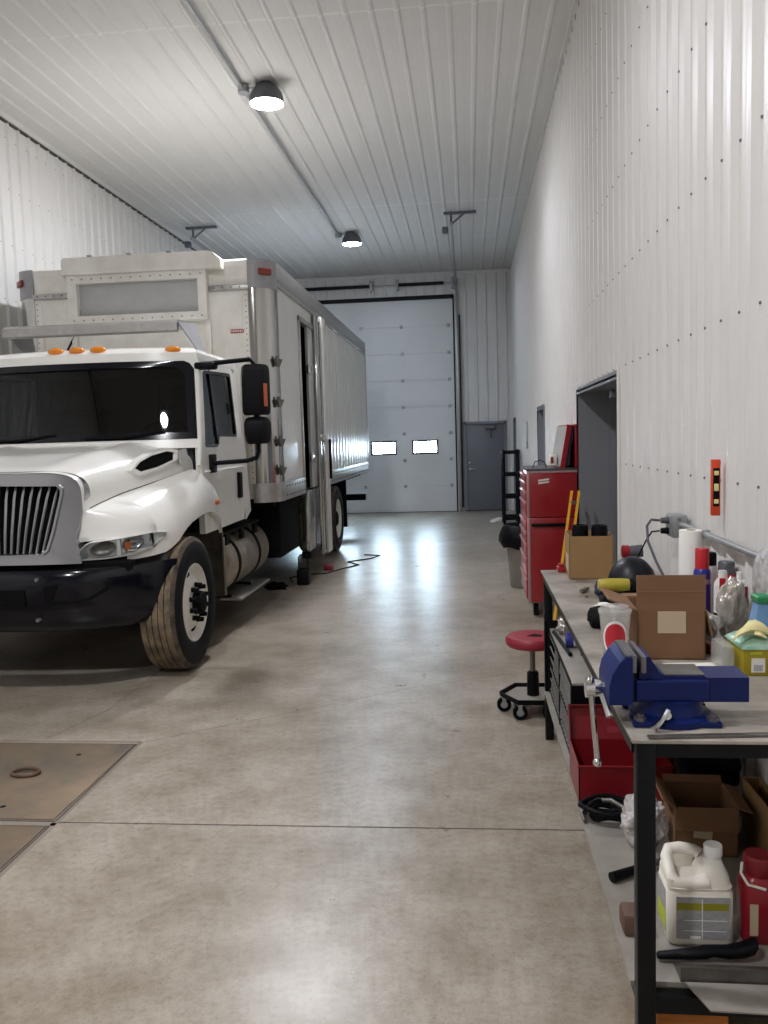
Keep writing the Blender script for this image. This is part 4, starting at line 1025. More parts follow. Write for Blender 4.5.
t = thing('paper_towel_roll', 'white paper towel roll standing against the wall under the outlet', 'paper towels', (.935, 3.62, Z))
b = MB(M['paper']); b.lathe([(.02, Z), (.049, Z), (.05, Z+.003), (.05, Z+.33), (.049, Z+.333), (.02, Z+.333)], (.935, 3.62, 0), 'z', 32, False); b.build('towel', t)
MB(M['cardin']).lathe([(.0205, Z+.001), (.0205, Z+.333), (.018, Z+.333), (.018, Z+.001), (.0205, Z+.001)], (.935, 3.62, 0), 'z', 20, False).build('core', t)

def can(x, y, h, r, body, cap, label, band=None, capr=.7, caph=.04, tip=None):
    t = thing('spray_can', label, 'spray can', (x, y, Z), 'spray cans against the wall')
    b = MB(M[body]); b.lathe([(r*.96, Z), (r, Z+.006), (r, Z+h-.03), (r*.93, Z+h-.018), (r*.62, Z+h)], (x, y, 0), 'z', 24); b.build('can', t)
    b = MB(M[cap]); b.lathe([(r*capr, Z+h-.012), (r*capr, Z+h+caph-.006), (r*capr*.9, Z+h+caph), (0, Z+h+caph)], (x, y, 0), 'z', 22); b.build('cap', t)
    if band:
        for z0, z1, m in band: MB(M[m]).lathe([(r+.0006, Z+z0), (r+.0006, Z+z1)], (x, y, 0), 'z', 24, False).build('label_band', t)
    return t
can(.91, 3.36, .22, .033, 'canblue', 'canred', 'blue spray can with a red and grey cap beside the paper towels', ((.15, .17, 'galv'),), .8, .07)
can(.945, 3.21, .195, .032, 'canwhite', 'canwhite', 'white spray can with a tall red stripe beside the open box', ((.0, .05, 'labelgrey'), (.055, .065, 'black')), .5, .03)
b = MB(M['canred']); b.prism([(-.35, .07), (.35, .07), (.35, .2), (-.35, .2)], lambda a, c_, q: (.945+(.0325+q)*math.sin(a-.3), 3.21-(.0325+q)*math.cos(a-.2), Z+c_), 0, .001)
b.build('red_stripe', [o for o in COL.objects if o.name.startswith('spray_can')][-1], False)
can(.965, 3.45, .22, .03, 'canwhite', 'black', 'white spray can with a black cap behind the blue can', None, .85, .04)
can(.985, 3.30, .21, .034, 'canred', 'housing', 'red-topped can lying level with the wall behind the foil bag', None, .9, .035)
can(.985, 3.14, .20, .033, 'canwhite', 'canwhite', 'white spray can with a bare nozzle poking out above the foil bag', ((.10, .18, 'darkred'),), .35, .03)

# shiny bags
b = MB(M['foil']); b.blob((.925, 3.03, Z+.11), (.05, .045, .112), .2, 2.4, 2, Z, 5); b.build('foil_bag', label='tall crumpled silver bag standing behind the box of gloves', cat='bag', smooth=True, ang=25)
b = MB(M['foildark']); b.blob((.970, 2.905, Z+.085), (.025, .032, .09), .25, 1.9, 6, Z, 5)
for k, (dy, h) in enumerate(((-.035, .17), (.01, .20), (.045, .185))): b.loft([[(.97+.02*math.cos(a)*q, 2.905+dy*.7+.02*math.sin(a)*q, Z+z) for a in [2*PI*j/10 for j in range(10)]] for z, q in ((.06, 1.3), (h*.75, .9), (h, .12))])
b.build('crumpled_bag', label='dark grey pointed plastic bag between the silver bag and the wall', cat='bag', ang=25)
b = MB(M['foil']); b.blob((.835, 2.99, Z+.05), (.022, .03, .05), .4, 2.5, 12, Z, 4); b.build('silver_wrapper', label='small crumpled silver wrapper beside the open cardboard box', cat='wrapper')
b = MB(M['darkred']); b.box((.79, 2.83, Z), (.82, 2.90, Z+.035), .006); b.build('maroon_box', label='small maroon box low beside the open cardboard box', cat='box')

t = thing('glove_box', 'yellow-green carton of gloves at the right edge of the bench', 'glove box', (.9, 2.66, Z))
b = MB(M['glovebox']); b.box((.822, 2.58, Z), (.99, 2.75, Z+.085), .003); b.build('carton', t)
b = MB([M['paper'], M['labelgrey']]); b.box((.846, 2.578, Z+.012), (.886, 2.5802, Z+.056)); b.mi(1)
for k in range(6): b.box((.853+k*.0045, 2.5772, Z+.016), (.8555+k*.0045, 2.5785, Z+.036))
b.build('barcode_label', t, False)
b = MB(M['lime'])
for k, (x, wd_) in enumerate(((.842, .035), (.915, .05))): b.box((x, 2.5785, Z+.068), (x+wd_, 2.5802, Z+.074))
b.build('printed_line', t, False)
b = MB(M['greenfilm']); b.loft([[(x, y, z) for x, y in ((.817+i, 2.576+i*.4), (.992-i, 2.576+i*.4), (.992-i, 2.752-i*.4), (.817+i, 2.752-i*.4))] for z, i in ((Z+.083, 0), (Z+.09, .004), (Z+.104, .03), (Z+.112, .06))]); b.build('plastic_film', t)
b = MB(M['glove'])
def finger(pts, r): b.tube(pts, r, 10)
FS = Matrix.Diagonal((1, 1, 1, 1))
def flat(pts, r, k=.5):
    rings = []
    for i, q in enumerate(pts):
        rings.append([(q[0]+r[i]*.3*math.cos(a), q[1]+r[i]*1.25*math.cos(a), q[2]+r[i]*k*math.sin(a)) for a in [2*PI*j/12 for j in range(12)]])
    b.loft(rings)
flat([(.80, 2.60, Z+.112), (.812, 2.602, Z+.127), (.832, 2.61, Z+.136), (.855, 2.63, Z+.143), (.88, 2.64, Z+.141), (.905, 2.645, Z+.131), (.925, 2.645, Z+.118), (.93, 2.645, Z+.113)], [.010, .016, .022, .034, .036, .030, .020, .008])
flat([(.84, 2.66, Z+.116), (.86, 2.665, Z+.135), (.885, 2.67, Z+.146), (.91, 2.675, Z+.138)], [.012, .018, .02, .012])
flat([(.86, 2.60, Z+.13), (.875, 2.592, Z+.128), (.892, 2.59, Z+.118)], [.014, .014, .008])
b.build('cream_glove', label='cream rubber glove draped on top of the glove carton', cat='glove')
b = MB(M['film']); b.box((.762, 2.60, Z), (.806, 2.72, Z+.09), .012); b.build('clear_plastic_tray', label='clear plastic tray tucked left of the glove carton', cat='tray')
t = thing('wipes_pack', 'light blue pack with a green lid at the right edge of the bench', 'pack', (.95, 2.83, Z))
b = MB(M['bluebag']); b.loft([[(.95+dx*k+sh*.3, 2.80+dy*k, z) for dx, dy in ((-.03, -.03), (.06, -.03), (.06, .04), (-.03, .04))] for z, k, sh in ((Z, 1, 0), (Z+.11, 1, .0), (Z+.19, .75, .018))]); b.build('pack_body', t)
b = MB(M['greencap']); b.loft([[(.957+dx*k, 2.80+dy*k, z) for dx, dy in ((-.032, -.032), (.04, -.032), (.04, .036), (-.032, .036))] for z, k in ((Z+.185, .9), (Z+.19, 1), (Z+.205, 1), (Z+.21, .85))]); b.build('lid', t)

# on the wall above the bench -----------------------------------------
t = thing('spirit_level', 'orange-red spirit level hanging upright on the wall', 'level', (.99, 3.5, 1.37))
b = MB([M['level'], M['black']])
b.box((.974, 3.458, 1.372), (1.008, 3.482, 1.60), .003); b.mi(1); b.box((.979, 3.4565, 1.41), (1.003, 3.4585, 1.565)); b.build('body', t)
for z, h in ((1.545, .018), (1.487, .03), (1.43, .018)):
    MB(M['vial']).box((.982, 3.453, z-h/2), (1.0, 3.4585, z+h/2), .003).build('vial', t)
b = MB(M['galv']); b.cyl((1.008, 3.47, 1.585), (1.012, 3.47, 1.585), .004, n=8); b.build('hook', t)
t = thing('outlet_box', 'grey metal outlet box on the wall with two plugs in it', 'outlet', (.985, 4.05, 1.21))
b = MB([M['galv'], M['screw']]); b.box((.945, 3.985, 1.215), (1.012, 4.115, 1.325), .008); b.box((.94, 3.992, 1.222), (.946, 4.108, 1.318), .002); b.mi(1)
for z in (1.235, 1.305): b.cyl((.975, 3.98, z), (.975, 3.987, z), .008, n=8)
b.build('box_body', t)
b = MB(M['black'])
for z in (1.245, 1.295): b.box((.938, 4.035, z-.014), (.9405, 4.065, z+.014))
b.build('receptacle', t)
for z, m, lb, pts in ((1.295, 'galv', 'grey power cable looping from the upper outlet down behind the box', [(.90, 4.05, 1.295), (.86, 4.05, 1.30), (.838, 4.04, 1.27), (.835, 4.0, 1.20), (.85, 3.9, 1.12), (.865, 3.80, 1.06), (.86, 3.74, 1.0), (.855, 3.72, Z+.012)]),
                  (1.245, 'black', 'thin black power cable from the lower outlet to the welding helmet', [(.90, 4.05, 1.245), (.865, 4.06, 1.24), (.845, 4.1, 1.19), (.82, 4.15, 1.11), (.80, 4.16, 1.04), (.79, 4.15, Z+.01)])):
    c_ = thing('power_cable', lb, 'cable', (.85, 4.0, Z), 'cables plugged into the wall outlet')
    b = MB(M['black' if m == 'black' else 'housing']); b.cyl((.938, 4.05, z), (.905, 4.05, z), .017, .013, 12); b.build('plug', c_)
    b = MB(M[m if m == 'black' else 'housing']); b.tube(pts, .0065 if m != 'black' else .004, 8); b.build('cord', c_)
t = thing('wall_conduit', 'grey metal conduit along the right wall above the bench', 'conduit', (.99, 2, 1.27))
b = MB(M['galv']); b.cyl((.985, 3.985, 1.28), (.985, .4, 1.28), .0135, n=14); b.build('pipe', t)
for y in (3.6, 2.3, 1.0):
    b = MB(M['galv']); b.box((.97, y-.012, 1.262), (1.022, y+.012, 1.298), .004); b.build('strap', t)
t = thing('round_wall_fixture', 'round pale fixture on the wall cut by the right edge of the photo', 'wall fixture', (1.0, 2.87, 1.09))
b = MB(M['plasticbag']); b.lathe([(.115, 1.012), (.118, .985), (.10, .972), (.05, .968), (0, .967)], (0, 2.87, 1.2), 'x', 36); b.build('cover', t)
b = MB(M['galv']); b.lathe([(.119, 1.012), (.122, 1.0), (.122, .99), (.117, .984)], (0, 2.87, 1.2), 'x', 36, False); b.build('rim', t)
for y, z, lb in ((14.5, 1.55, 'small grey switch box on the right wall far down the aisle'),):
    b = MB([M['galv'], M['paper']]); b.box((.975, y-.04, z-.06), (1.013, y+.04, z+.06), .006); b.cyl((.995, y, z+.06), (.995, y, z+.40), .011, n=8); b.mi(1); b.box((.97, y-.012, z-.025), (.976, y+.012, z+.025)); b.build('switch_box', label=lb, cat='switch')

# under the bench --------------------------------------------------------
S = .3005
t = thing('toolbox', 'open red metal toolbox on the lower shelf of the workbench', 'toolbox', (.57, 3.3, S))
def tray(b, x0, x1, y0, y1, z0, z1, w=.004):
    b.box((x0, y0, z0), (x1, y1, z0+w)); b.box((x0, y0, z0), (x1, y0+w, z1)); b.box((x0, y1-w, z0), (x1, y1, z1)); b.box((x0, y0, z0), (x0+w, y1, z1)); b.box((x1-w, y0, z0), (x1, y1, z1))
b = MB([M['redbox'], M['steel']]); tray(b, .392, .745, 3.13, 3.42, S, S+.15); b.box((.388, 3.126, S+.142), (.749, 3.134, S+.152), .003); b.box((.388, 3.13, S+.142), (.396, 3.42, S+.152), .003); b.box((.741, 3.13, S+.142), (.749, 3.42, S+.152), .003); b.build('box_body', t, False)
b = MB([M['redbox']]); Rl = rot((.57, 3.42, S+.15), rx=math.radians(-18))
b.box((.392, 3.425, S+.15), (.745, 3.43, S+.29), 0, Rl); b.box((.392, 3.40, S+.15), (.397, 3.43, S+.29), 0, Rl); b.box((.740, 3.40, S+.15), (.745, 3.43, S+.29), 0, Rl); b.box((.392, 3.40, S+.285), (.745, 3.43, S+.29), 0, Rl); b.build('lid', t, False)
b = MB(M['rednside']); b.box((.55, 3.423, S+.175), (.60, 3.4245, S+.20), 0, Rl); b.build('worn_patch', t, False)
t = thing('wire_basket_unit', 'black wire-sided storage unit with a dusty top under the bench', 'storage unit', (.6, 4.0, S))
b = MB(M['black']); b.box((.425, 3.52, S), (.90, 3.53, S+.345)); b.build('near_panel', t, False)
b = MB(M['black']); b.box((.392, 4.545, S+.001), (.90, 4.555, S+.40)); b.build('far_panel', t, False)
b = MB(M['shelf']); b.box((.42, 3.52, S+.345), (.90, 4.545, S+.357), .002); b.build('dusty_top', t)
b = MB(M['black'])
for z in (S+.01, S+.165, S+.34): b.box((.414, 3.52, z-.006), (.426, 4.55, z+.006))
for y in (3.53, 4.02, 4.54): b.box((.412, y-.012, S), (.426, y+.012, S+.345))
b.build('frame_rail', t, False)
b = MB(M['galv'])
for k in range(15): b.cyl((.418, 3.56+k*.066, S+.006), (.418, 3.56+k*.045, S+.34), .004, n=5)
for k in range(6): b.cyl((.421, 3.53, S+.02+k*.06), (.421, 4.54, S+.02+k*.06), .004, n=5)
b.build('wire_mesh', t)
for k in range(5):
    y = 3.56+k*.19
    b = MB(M['black' if k % 2 else 'chestgrey']); b.box((.46+.02*k, y, S+.008), (.72, y+.15, S+.10+.04*(k % 3)), .012); b.build('parts_bin', label=['grey parts bin inside the wire unit nearest the toolbox', 'black parts bin inside the wire unit behind the first grey bin', 'grey parts bin in the middle of the wire unit', 'black parts bin inside the wire unit before the last bin', 'grey parts bin inside the wire unit next to the far leg'][k], cat='bin', group='bins inside the wire unit')
ZT = S+.3575
b = MB(M['foil']); b.blob((.50, 4.42, ZT+.035), (.05, .05, .05), .5, 2.4, 21, ZT, 4); b.build('crumpled_foil', label='crumpled shiny foil on the wire unit near the far bench leg', cat='foil')
t = thing('white_bottle', 'white bottle standing on the wire unit under the bench', 'bottle', (.545, 4.30, ZT))
b = MB(M['hdpe']); b.lathe([(.027, ZT), (.03, ZT+.004), (.03, ZT+.10), (.014, ZT+.13), (.014, ZT+.135)], (.545, 4.30, 0), 'z', 20); b.build('body', t)
MB(M['canwhite']).lathe([(.016, ZT+.135), (.016, ZT+.16), (0, ZT+.161)], (.545, 4.30, 0), 'z', 16).build('cap', t)
t = thing('small_tin', 'blue and white tin lying on the wire unit under the bench', 'tin', (.50, 4.13, ZT))
b = MB(M['canblue']); b.lathe([(0, .462), (.036, .462), (.037, .466), (.037, .495), (.0365, .495)], (0, 4.13, ZT+.0375), 'x', 22, False); b.build('blue_half', t)
b = MB(M['canwhite']); b.lathe([(.0365, .495), (.037, .497), (.037, .535), (.036, .538), (0, .538)], (0, 4.13, ZT+.0375), 'x', 22, False); b.build('white_half', t)
for p, q, lb in (((.43, 4.40, ZT+.012), (.46, 3.95, ZT+.012), 'black rod lying along the aisle edge of the wire unit'), ((.52, 3.95, ZT+.012), (.60, 3.56, ZT+.012), 'black rod lying across the dusty top of the wire unit')):
    b = MB(M['black']); b.cyl(p, q, .010, n=10); b.sphere(p, .0115, 10, 8); b.sphere(q, .0115, 10, 8); b.build('black_rod', label=lb, cat='rod', group='black rods on the wire unit')
# cable pile in front of the toolbox
t = thing('cable_coil', 'heap of dark cables and straps below the red toolbox', 'cables', (.47, 3.0, S))
b = MB(M['black'])
for k in range(4):
    r = .05+.012*k; b.tube([(.48+.02*math.sin(k)+r*1.2*math.cos(a), 3.0+r*.8*math.sin(a), S+.018+.012*k+.006*math.sin(3*a+k)) for a in [2*PI*j/24 for j in range(23)]], .009, 8)
b.build('black_cable', t)
b = MB(M['steel']); b.tube([(.40, 3.02, S+.012), (.40, 3.05, S+.03), (.44, 3.06, S+.045), (.50, 3.05, S+.05), (.56, 3.0, S+.03), (.60, 2.96, S+.012)], .010, 8); b.tube([(.392, 2.96, S+.010), (.388, 3.0, S+.02), (.40, 3.03, S+.022)], .007, 8); b.build('grey_strap', t)
b = MB(M['plasticbag']); b.blob((.575, 2.82, S+.085), (.072, .06, .088), .33, 1.8, 4, S, 5); b.build('clear_bag', label='crumpled clear plastic bag on the lower shelf behind the bench leg', cat='bag', ang=25)
t = thing('tool_case', 'black plastic tool case leaning behind the lower cardboard box', 'case', (.8, 3.2, S))
Rc = rot((.82, 3.22, .53), rx=math.radians(24), rz=math.radians(-8))
b = MB(M['black']); b.box((.76, 3.02, .485), (.985, 3.42, .545), .02, Rc); b.box((.76, 3.02, .545), (.985, 3.42, .605), .02, Rc); b.build('shell', t)
b = MB(M['labelgrey']); b.box((.82, 3.05, .6045), (.85, 3.17, .606), 0, Rc); b.build('label_strip', t, False)
b = MB(M['black']); b.tube([(.80, 3.02, .545), (.81, 2.985, .545), (.93, 2.985, .545), (.94, 3.02, .545)], .011, 8, Rc); b.build('handle', t)
b = MB(M['black']); b.box((.765, 3.02, S), (.95, 3.40, .375), .01); b.build('black_crate', label='dark crate under the leaning black tool case', cat='crate')
b = MB(M['plasticbag']); b.blob((.66, 3.24, S+.27), (.03, .09, .08), .4, 2.0, 31, None, 4) if False else None
t, R_ = carton('cardboard_box', 'open cardboard box on the lower shelf with its flap tipped forward', .665, .865, 2.745, 2.95, S, .165, 'card', (('f', .075, 172), ('l', .05, 60), ('b', .03, 50), ('r', .05, 110)), math.radians(-2))
b = MB(M['tape']); b.box((.725, 2.7435, S+.06), (.785, 2.7455, S+.115), 0, R_ @ rot((.75, 2.74, S+.09), ry=.12)); b.build('label', t, False)
carton('cardboard_box', 'cardboard box against the wall at the right edge under the bench', .94, 1.0, 2.62, 2.95, S, .19, 'cardtan')
# jug
t = thing('chemical_jug', 'white plastic jug with a grey and olive label on the lower shelf', 'jug', (.59, 2.31, S))
jx0, jx1, jy0, jy1 = .518, .697, 2.235, 2.375
def rr(x0, x1, y0, y1, r, z, n=5):
    p = []
    for cx, cy_, a0 in ((x1-r, y1-r, 0), (x0+r, y1-r, PI/2), (x0+r, y0+r, PI), (x1-r, y0+r, 1.5*PI)):
        for i in range(n+1): p.append((cx+r*math.cos(a0+PI/2*i/n), cy_+r*math.sin(a0+PI/2*i/n), z))
    return p
b = MB(M['hdpe'])
b.loft([rr(jx0+.008, jx1-.008, jy0+.008, jy1-.008, .02, S), rr(jx0, jx1, jy0, jy1, .025, S+.012), rr(jx0, jx1, jy0, jy1, .025, S+.15), rr(jx0+.006, jx1-.006, jy0+.006, jy1-.006, .028, S+.158), rr(jx0+.001, jx1-.001, jy0+.001, jy1-.001, .03, S+.166), rr(jx0+.03, jx1-.006, jy0+.02, jy1-.02, .03, S+.176)])
b.loft([rr(jx0+.085, jx1-.002, jy0+.003, jy1-.003, .035, S+.16), rr(jx0+.09, jx1-.006, jy0+.010, jy1-.010, .035, S+.19), rr(jx0+.10, jx1-.016, jy0+.025, jy1-.025, .03, S+.212), rr(jx0+.108, jx1-.022, jy0+.04, jy1-.05, .022, S+.228)])
hl_ = [(jx0+.11, jy0+.022, S+.178), (jx0+.06, jy0+.018, S+.172), (jx0+.026, jy0+.022, S+.172), (jx0+.016, jy0+.045, S+.185), (jx0+.016, jy1-.045, S+.212), (jx0+.028, jy1-.022, S+.222), (jx0+.06, jy1-.016, S+.224), (jx0+.10, jy1-.022, S+.218), (jx0+.115, jy1-.04, S+.212)]
b.tube(hl_, [.022, .0185, .018, .0165, .016, .0165, .0165, .018, .02], 12)
b.loft([rr(jx0+.002, jx0+.05, jy0+.006, jy1-.006, .02, S+.16), rr(jx0+.004, jx0+.034, jy0+.012, jy1-.012, .014, S+.185)])
b.loft([rr(jx0+.01, jx0+.10, jy1-.035, jy1-.002, .014, S+.16), rr(jx0+.02, jx0+.10, jy1-.032, jy1-.006, .012, S+.212)])
b.build('jug_body', t, True, 60)
b = MB(M['canwhite']); b.lathe([(.022, S+.222), (.022, S+.236), (.025, S+.237), (.025, S+.262), (.023, S+.265), (0, S+.265)], (.655, 2.30, 0), 'z', 28); b.build('cap', t)
b = MB([M['labelgrey'], M['olive'], M['paper']]); b.box((.54, 2.2335, S+.025), (.683, 2.2355, S+.145)); b.mi(1); b.box((.54, 2.233, S+.108), (.607, 2.2335, S+.128)); b.box((.611, 2.233, S+.108), (.679, 2.2335, S+.128)); b.mi(2); b.box((.608, 2.2328, S+.025), (.610, 2.2336, S+.14)); b.box((.577, 2.2328, S+.025), (.605, 2.2336, S+.034))
for k in range(2): b.box((.56, 2.2328, S+.078-k*.03), (.675, 2.2336, S+.0795-k*.03))
b.build('front_label', t, False)
b = MB([M['labelgrey'], M['lime']]); b.box((jx0-.0012, 2.26, S+.03), (jx0+.001, 2.35, S+.15)); b.mi(1); b.box((jx0-.0016, 2.262, S+.035), (jx0, 2.348, S+.085)); b.build('side_label', t, False)
t = thing('red_bottle', 'red plastic bottle with a dark red cap beside the white jug', 'bottle', (.765, 2.29, S))
b = MB(M['redplastic']); b.loft([rr(.725+i, .83-i, 2.25+i, 2.34-i, .03, z) for z, i in ((S, .006), (S+.008, 0), (S+.165, 0), (S+.185, .008), (S+.195, .018))]); b.build('body', t)
b = MB(M['redbox']); b.lathe([(.038, S+.19), (.041, S+.195), (.041, S+.235), (.037, S+.242), (0, S+.242)], (.777, 2.295, 0), 'z', 28); b.build('cap', t)
b = MB(M['tape']); b.box((.74, 2.2488, S+.03), (.762, 2.2502, S+.12)); b.build('label', t, False)
b = MB(M['hdpe']); b.tube([(.724, 2.27, S+.23), (.721, 2.268, S+.20), (.735, 2.252, S+.175), (.78, 2.246, S+.165)], .004, 6); b.build('wire_handle', t)
b = MB(M['black']); b.loft([[(x, 2.175+dy+ r*math.cos(a), S+max(.001, zc_+r*.8*math.sin(a))) for a in [2*PI*j/14 for j in range(14)]] for x, dy, zc_, r in ((.475, 0, .012, .008), (.48, 0, .013, .012), (.56, 0, .02, .017), (.60, .0, .026, .021), (.62, .0, .03, .018), (.66, .004, .026, .021), (.70, .006, .032, .024), (.725, .008, .042, .026), (.735, .008, .05, .018))]); b.build('hand_tool', label='long tapered black tool lying in front of the white jug', cat='tool', ang=60)
b = MB(M['steel']); b.prism([(2.085, S), (2.155, S), (2.155, S+.004), (2.089, S+.004), (2.089, S+.04), (2.085, S+.04)], lambda a, c_, q: (q, a, c_), .515, .96); b.build('steel_angle', label='dark steel angle lying across the near end of the lower shelf', cat='steel angle', smooth=False)
b = MB(M['shelf']); b.prism([(.525, 2.08), (.56, 1.975), (.95, 1.965), (.95, 2.08)], lambda a, c_, q: (a, c_, q), S, S+.004); b.build('steel_sheet', label='grey steel sheet sticking out at the near end of the lower shelf', cat='steel sheet', smooth=False)
b = MB(M['brown']); b.box((.405, 2.27, S), (.475, 2.35, S+.065), .012); b.build('brown_block', label='brown block on the lower shelf half behind the bench leg', cat='block')
t = thing('hand_tool', 'dark hand tool with a black grip left of the bench leg', 'tool', (.5, 2.6, S))
b = MB(M['black']); b.cyl((.42, 2.56, S+.018), (.52, 2.62, S+.018), .016, .014, 14); b.build('grip', t)
b = MB(M['steel']); b.cyl((.52, 2.62, S+.018), (.62, 2.68, S+.022), .011, n=10); b.box((.60, 2.62, S), (.64, 2.74, S+.045), .008); b.build('head', t)
t = thing('wooden_crate', 'orange-brown wooden crate on the floor below the shelf', 'crate', (.55, 2.25, 0))
b = MB(M['wood'])
for z in (.0, .08, .16): b.box((.46, 2.10, z), (.64, 2.115, z+.07), .003); b.box((.46, 2.38, z), (.64, 2.395, z+.07), .003); b.box((.46, 2.115, z), (.475, 2.38, z+.07), .003); b.box((.625, 2.115, z), (.64, 2.38, z+.07), .003)
b.build('crate_slats', t)

# ------------------------------------------------------------------ tool chest, ladder, bin, rack, stool
t = thing('roller_cabinet', 'red rolling tool cabinet with drawers against the right wall', 'tool cabinet', (.76, 8.25, 0))
cx0, cx1, cy0, cy1 = .535, .995, 7.82, 8.72
b = MB(M['redtool']); b.box((cx0, cy0, .14), (cx1, cy1, .945), .012); b.build('cabinet_body', t)
zz = .17
for h in (.20, .20, .14, .11, .10):
    d = MB(M['redtool']).box((cx0-.018, cy0+.03, zz), (cx0+.002, cy1-.03, zz+h-.012), .004).build('drawer', t)
    MB(M['pull']).box((cx0-.03, cy0+.04, zz+h-.04), (cx0-.016, cy1-.04, zz+h-.014), .004).build('drawer_pull', d); zz += h
b = MB([M['pull'], M['matte_black']]); b.box((cx0-.006, cy0-.004, .14), (cx0+.02, cy0+.03, .945), .004); b.build('corner_trim', t)
b = MB(M['black']); b.box((cx0+.03, cy0-.04, .865), (cx1-.1, cy0-.015, .895), .008); b.box((cx0+.05, cy0-.02, .868), (cx0+.09, cy0, .892)); b.box((cx1-.16, cy0-.02, .868), (cx1-.12, cy0, .892)); b.build('side_handle', t)
for x in (cx0+.07, cx1-.08):
    for y in (cy0+.09, cy1-.09):
        b = MB([M['matte_black'], M['galv']]); b.cyl((x-.022, y, .06), (x+.022, y, .06), .06, n=24); b.mi(1); b.box((x-.032, y-.03, .06), (x-.025, y+.03, .14)); b.box((x+.025, y-.03, .06), (x+.032, y+.03, .14)); b.box((x-.035, y-.04, .125), (x+.035, y+.04, .14)); b.build('caster', t)
t = thing('tool_chest', 'red top tool chest with its lid open on the rolling cabinet', 'tool chest', (.76, 8.25, .946))
b = MB([M['redtool'], M['chestgrey']]); b.box((cx0+.0, cy0+.01, .948), (cx1, cy1-.01, 1.385), .01); b.mi(1); b.box((cx0-.01, cy0, 1.385), (cx1, cy1, 1.405), .004); b.build('chest_body', t)
zz = .97
for h in (.13, .10, .09, .075):
    d = MB(M['redtool']).box((cx0-.016, cy0+.035, zz), (cx0+.002, cy1-.035, zz+h-.01), .004).build('drawer', t)
    MB(M['pull']).box((cx0-.026, cy0+.045, zz+h-.034), (cx0-.014, cy1-.045, zz+h-.012), .004).build('drawer_pull', d); zz += h
b = MB(M['pull']); b.box((cx0-.006, cy0+.006, .948), (cx0+.018, cy0+.035, 1.385), .004); b.box((cx0, cy0+.004, 1.365), (cx1, cy0+.012, 1.386)); b.build('corner_trim', t)
b = MB(M['paper'])
for z in (1.30, 1.275): b.box((cx0+.10, cy0+.006, z-.009), (cx0+.20, cy0+.0105, z+.008), 0, rot((cx0+.15, cy0, z), ry=-.12))
b.build('white_sticker', t, False)
Rl = rot((.86, 8.25, 1.405), ry=math.radians(10)); Rl = Matrix.Translation((-.015, 0, 0)) @ Rl
b = MB([M['redtool'], M['lidgrey'], M['navy']])
b.box((.86, cy0, 1.405), (.872, cy1, 1.81), .003, Rl); b.mi(0); b.box((.86, cy0, 1.405), (.975, cy0+.012, 1.81), .003, Rl) if False else None
b.mi(1).box((.852, cy0+.02, 1.42), (.861, cy1-.02, 1.80), 0, Rl); b.mi(0)
b.box((.862, cy0, 1.80), (.93, cy1, 1.815), .003, Rl); b.box((.85, cy0-.003, 1.406), (.895, cy0+.012, 1.815), .002, Rl)
b.mi(2).box((.88, cy0+.014, 1.43), (.92, cy1-.014, 1.79), 0, Rl)
b.build('open_lid', t, False)
b = MB(M['redtool']); b.box((.975, cy0+.01, 1.406), (1.0, cy1, 1.81), .004); b.build('back_panel', t)
ZC_ = 1.4055
t2 = thing('white_dish', 'small white dish with a charger cable on top of the tool chest', 'dish', (.75, 8.0, ZC_))
b = MB(M['hdpe']); b.lathe([(.03, ZC_), (.035, ZC_+.004), (.05, ZC_+.03), (.047, ZC_+.03), (.033, ZC_+.008), (0, ZC_+.006)], (.77, 7.93, 0), 'z', 24, False); b.build('dish', t2)
b = MB(M['black']); b.tube([(.60, 8.0, ZC_+.005), (.62, 8.0, ZC_+.06), (.67, 7.98, ZC_+.075), (.71, 7.95, ZC_+.05), (.72, 7.93, ZC_+.012)], .005, 6); b.build('cable_loop', t2)
t = thing('battery_charger', 'pale charger with red marks on the tool chest in front of the lid', 'charger', (.80, 8.1, ZC_))
b = MB(M['hdpe']); b.box((.765, 8.05, ZC_), (.835, 8.2, ZC_+.12), .012); b.build('body', t); MB(M['redplastic']).box((.775, 8.046, ZC_+.04), (.80, 8.052, ZC_+.10), .002).build('red_mark', t)

t = thing('step_ladder', 'yellow ladder leaning on the side of the red tool cabinet', 'ladder', (.72, 6.9, 0))
A0, A1 = Vector((.58, 6.35, 0)), Vector((.91, 7.55, 1.21))
for k in (0, 1):
    off = Vector((.062, -.02, 0))*k*1.0
    b = MB(M['ladder']); d = (A1-A0).normalized()
    b.loft([[p+Vector((dx, dy, 0)) for dx, dy in ((-.009, -.022), (.009, -.022), (.009, .022), (-.009, .022))] for p in (A0+off, A1+off)]); b.build('ladder_rail', t, False)
for k in range(5):
    p = A0 + (A1-A0)*(.12+.2*k); b = MB([M['steel']]); b.box((p.x, p.y-.025, p.z-.015), (p.x+.062, p.y+.005, p.z+.012), .003); b.build('rung', t)

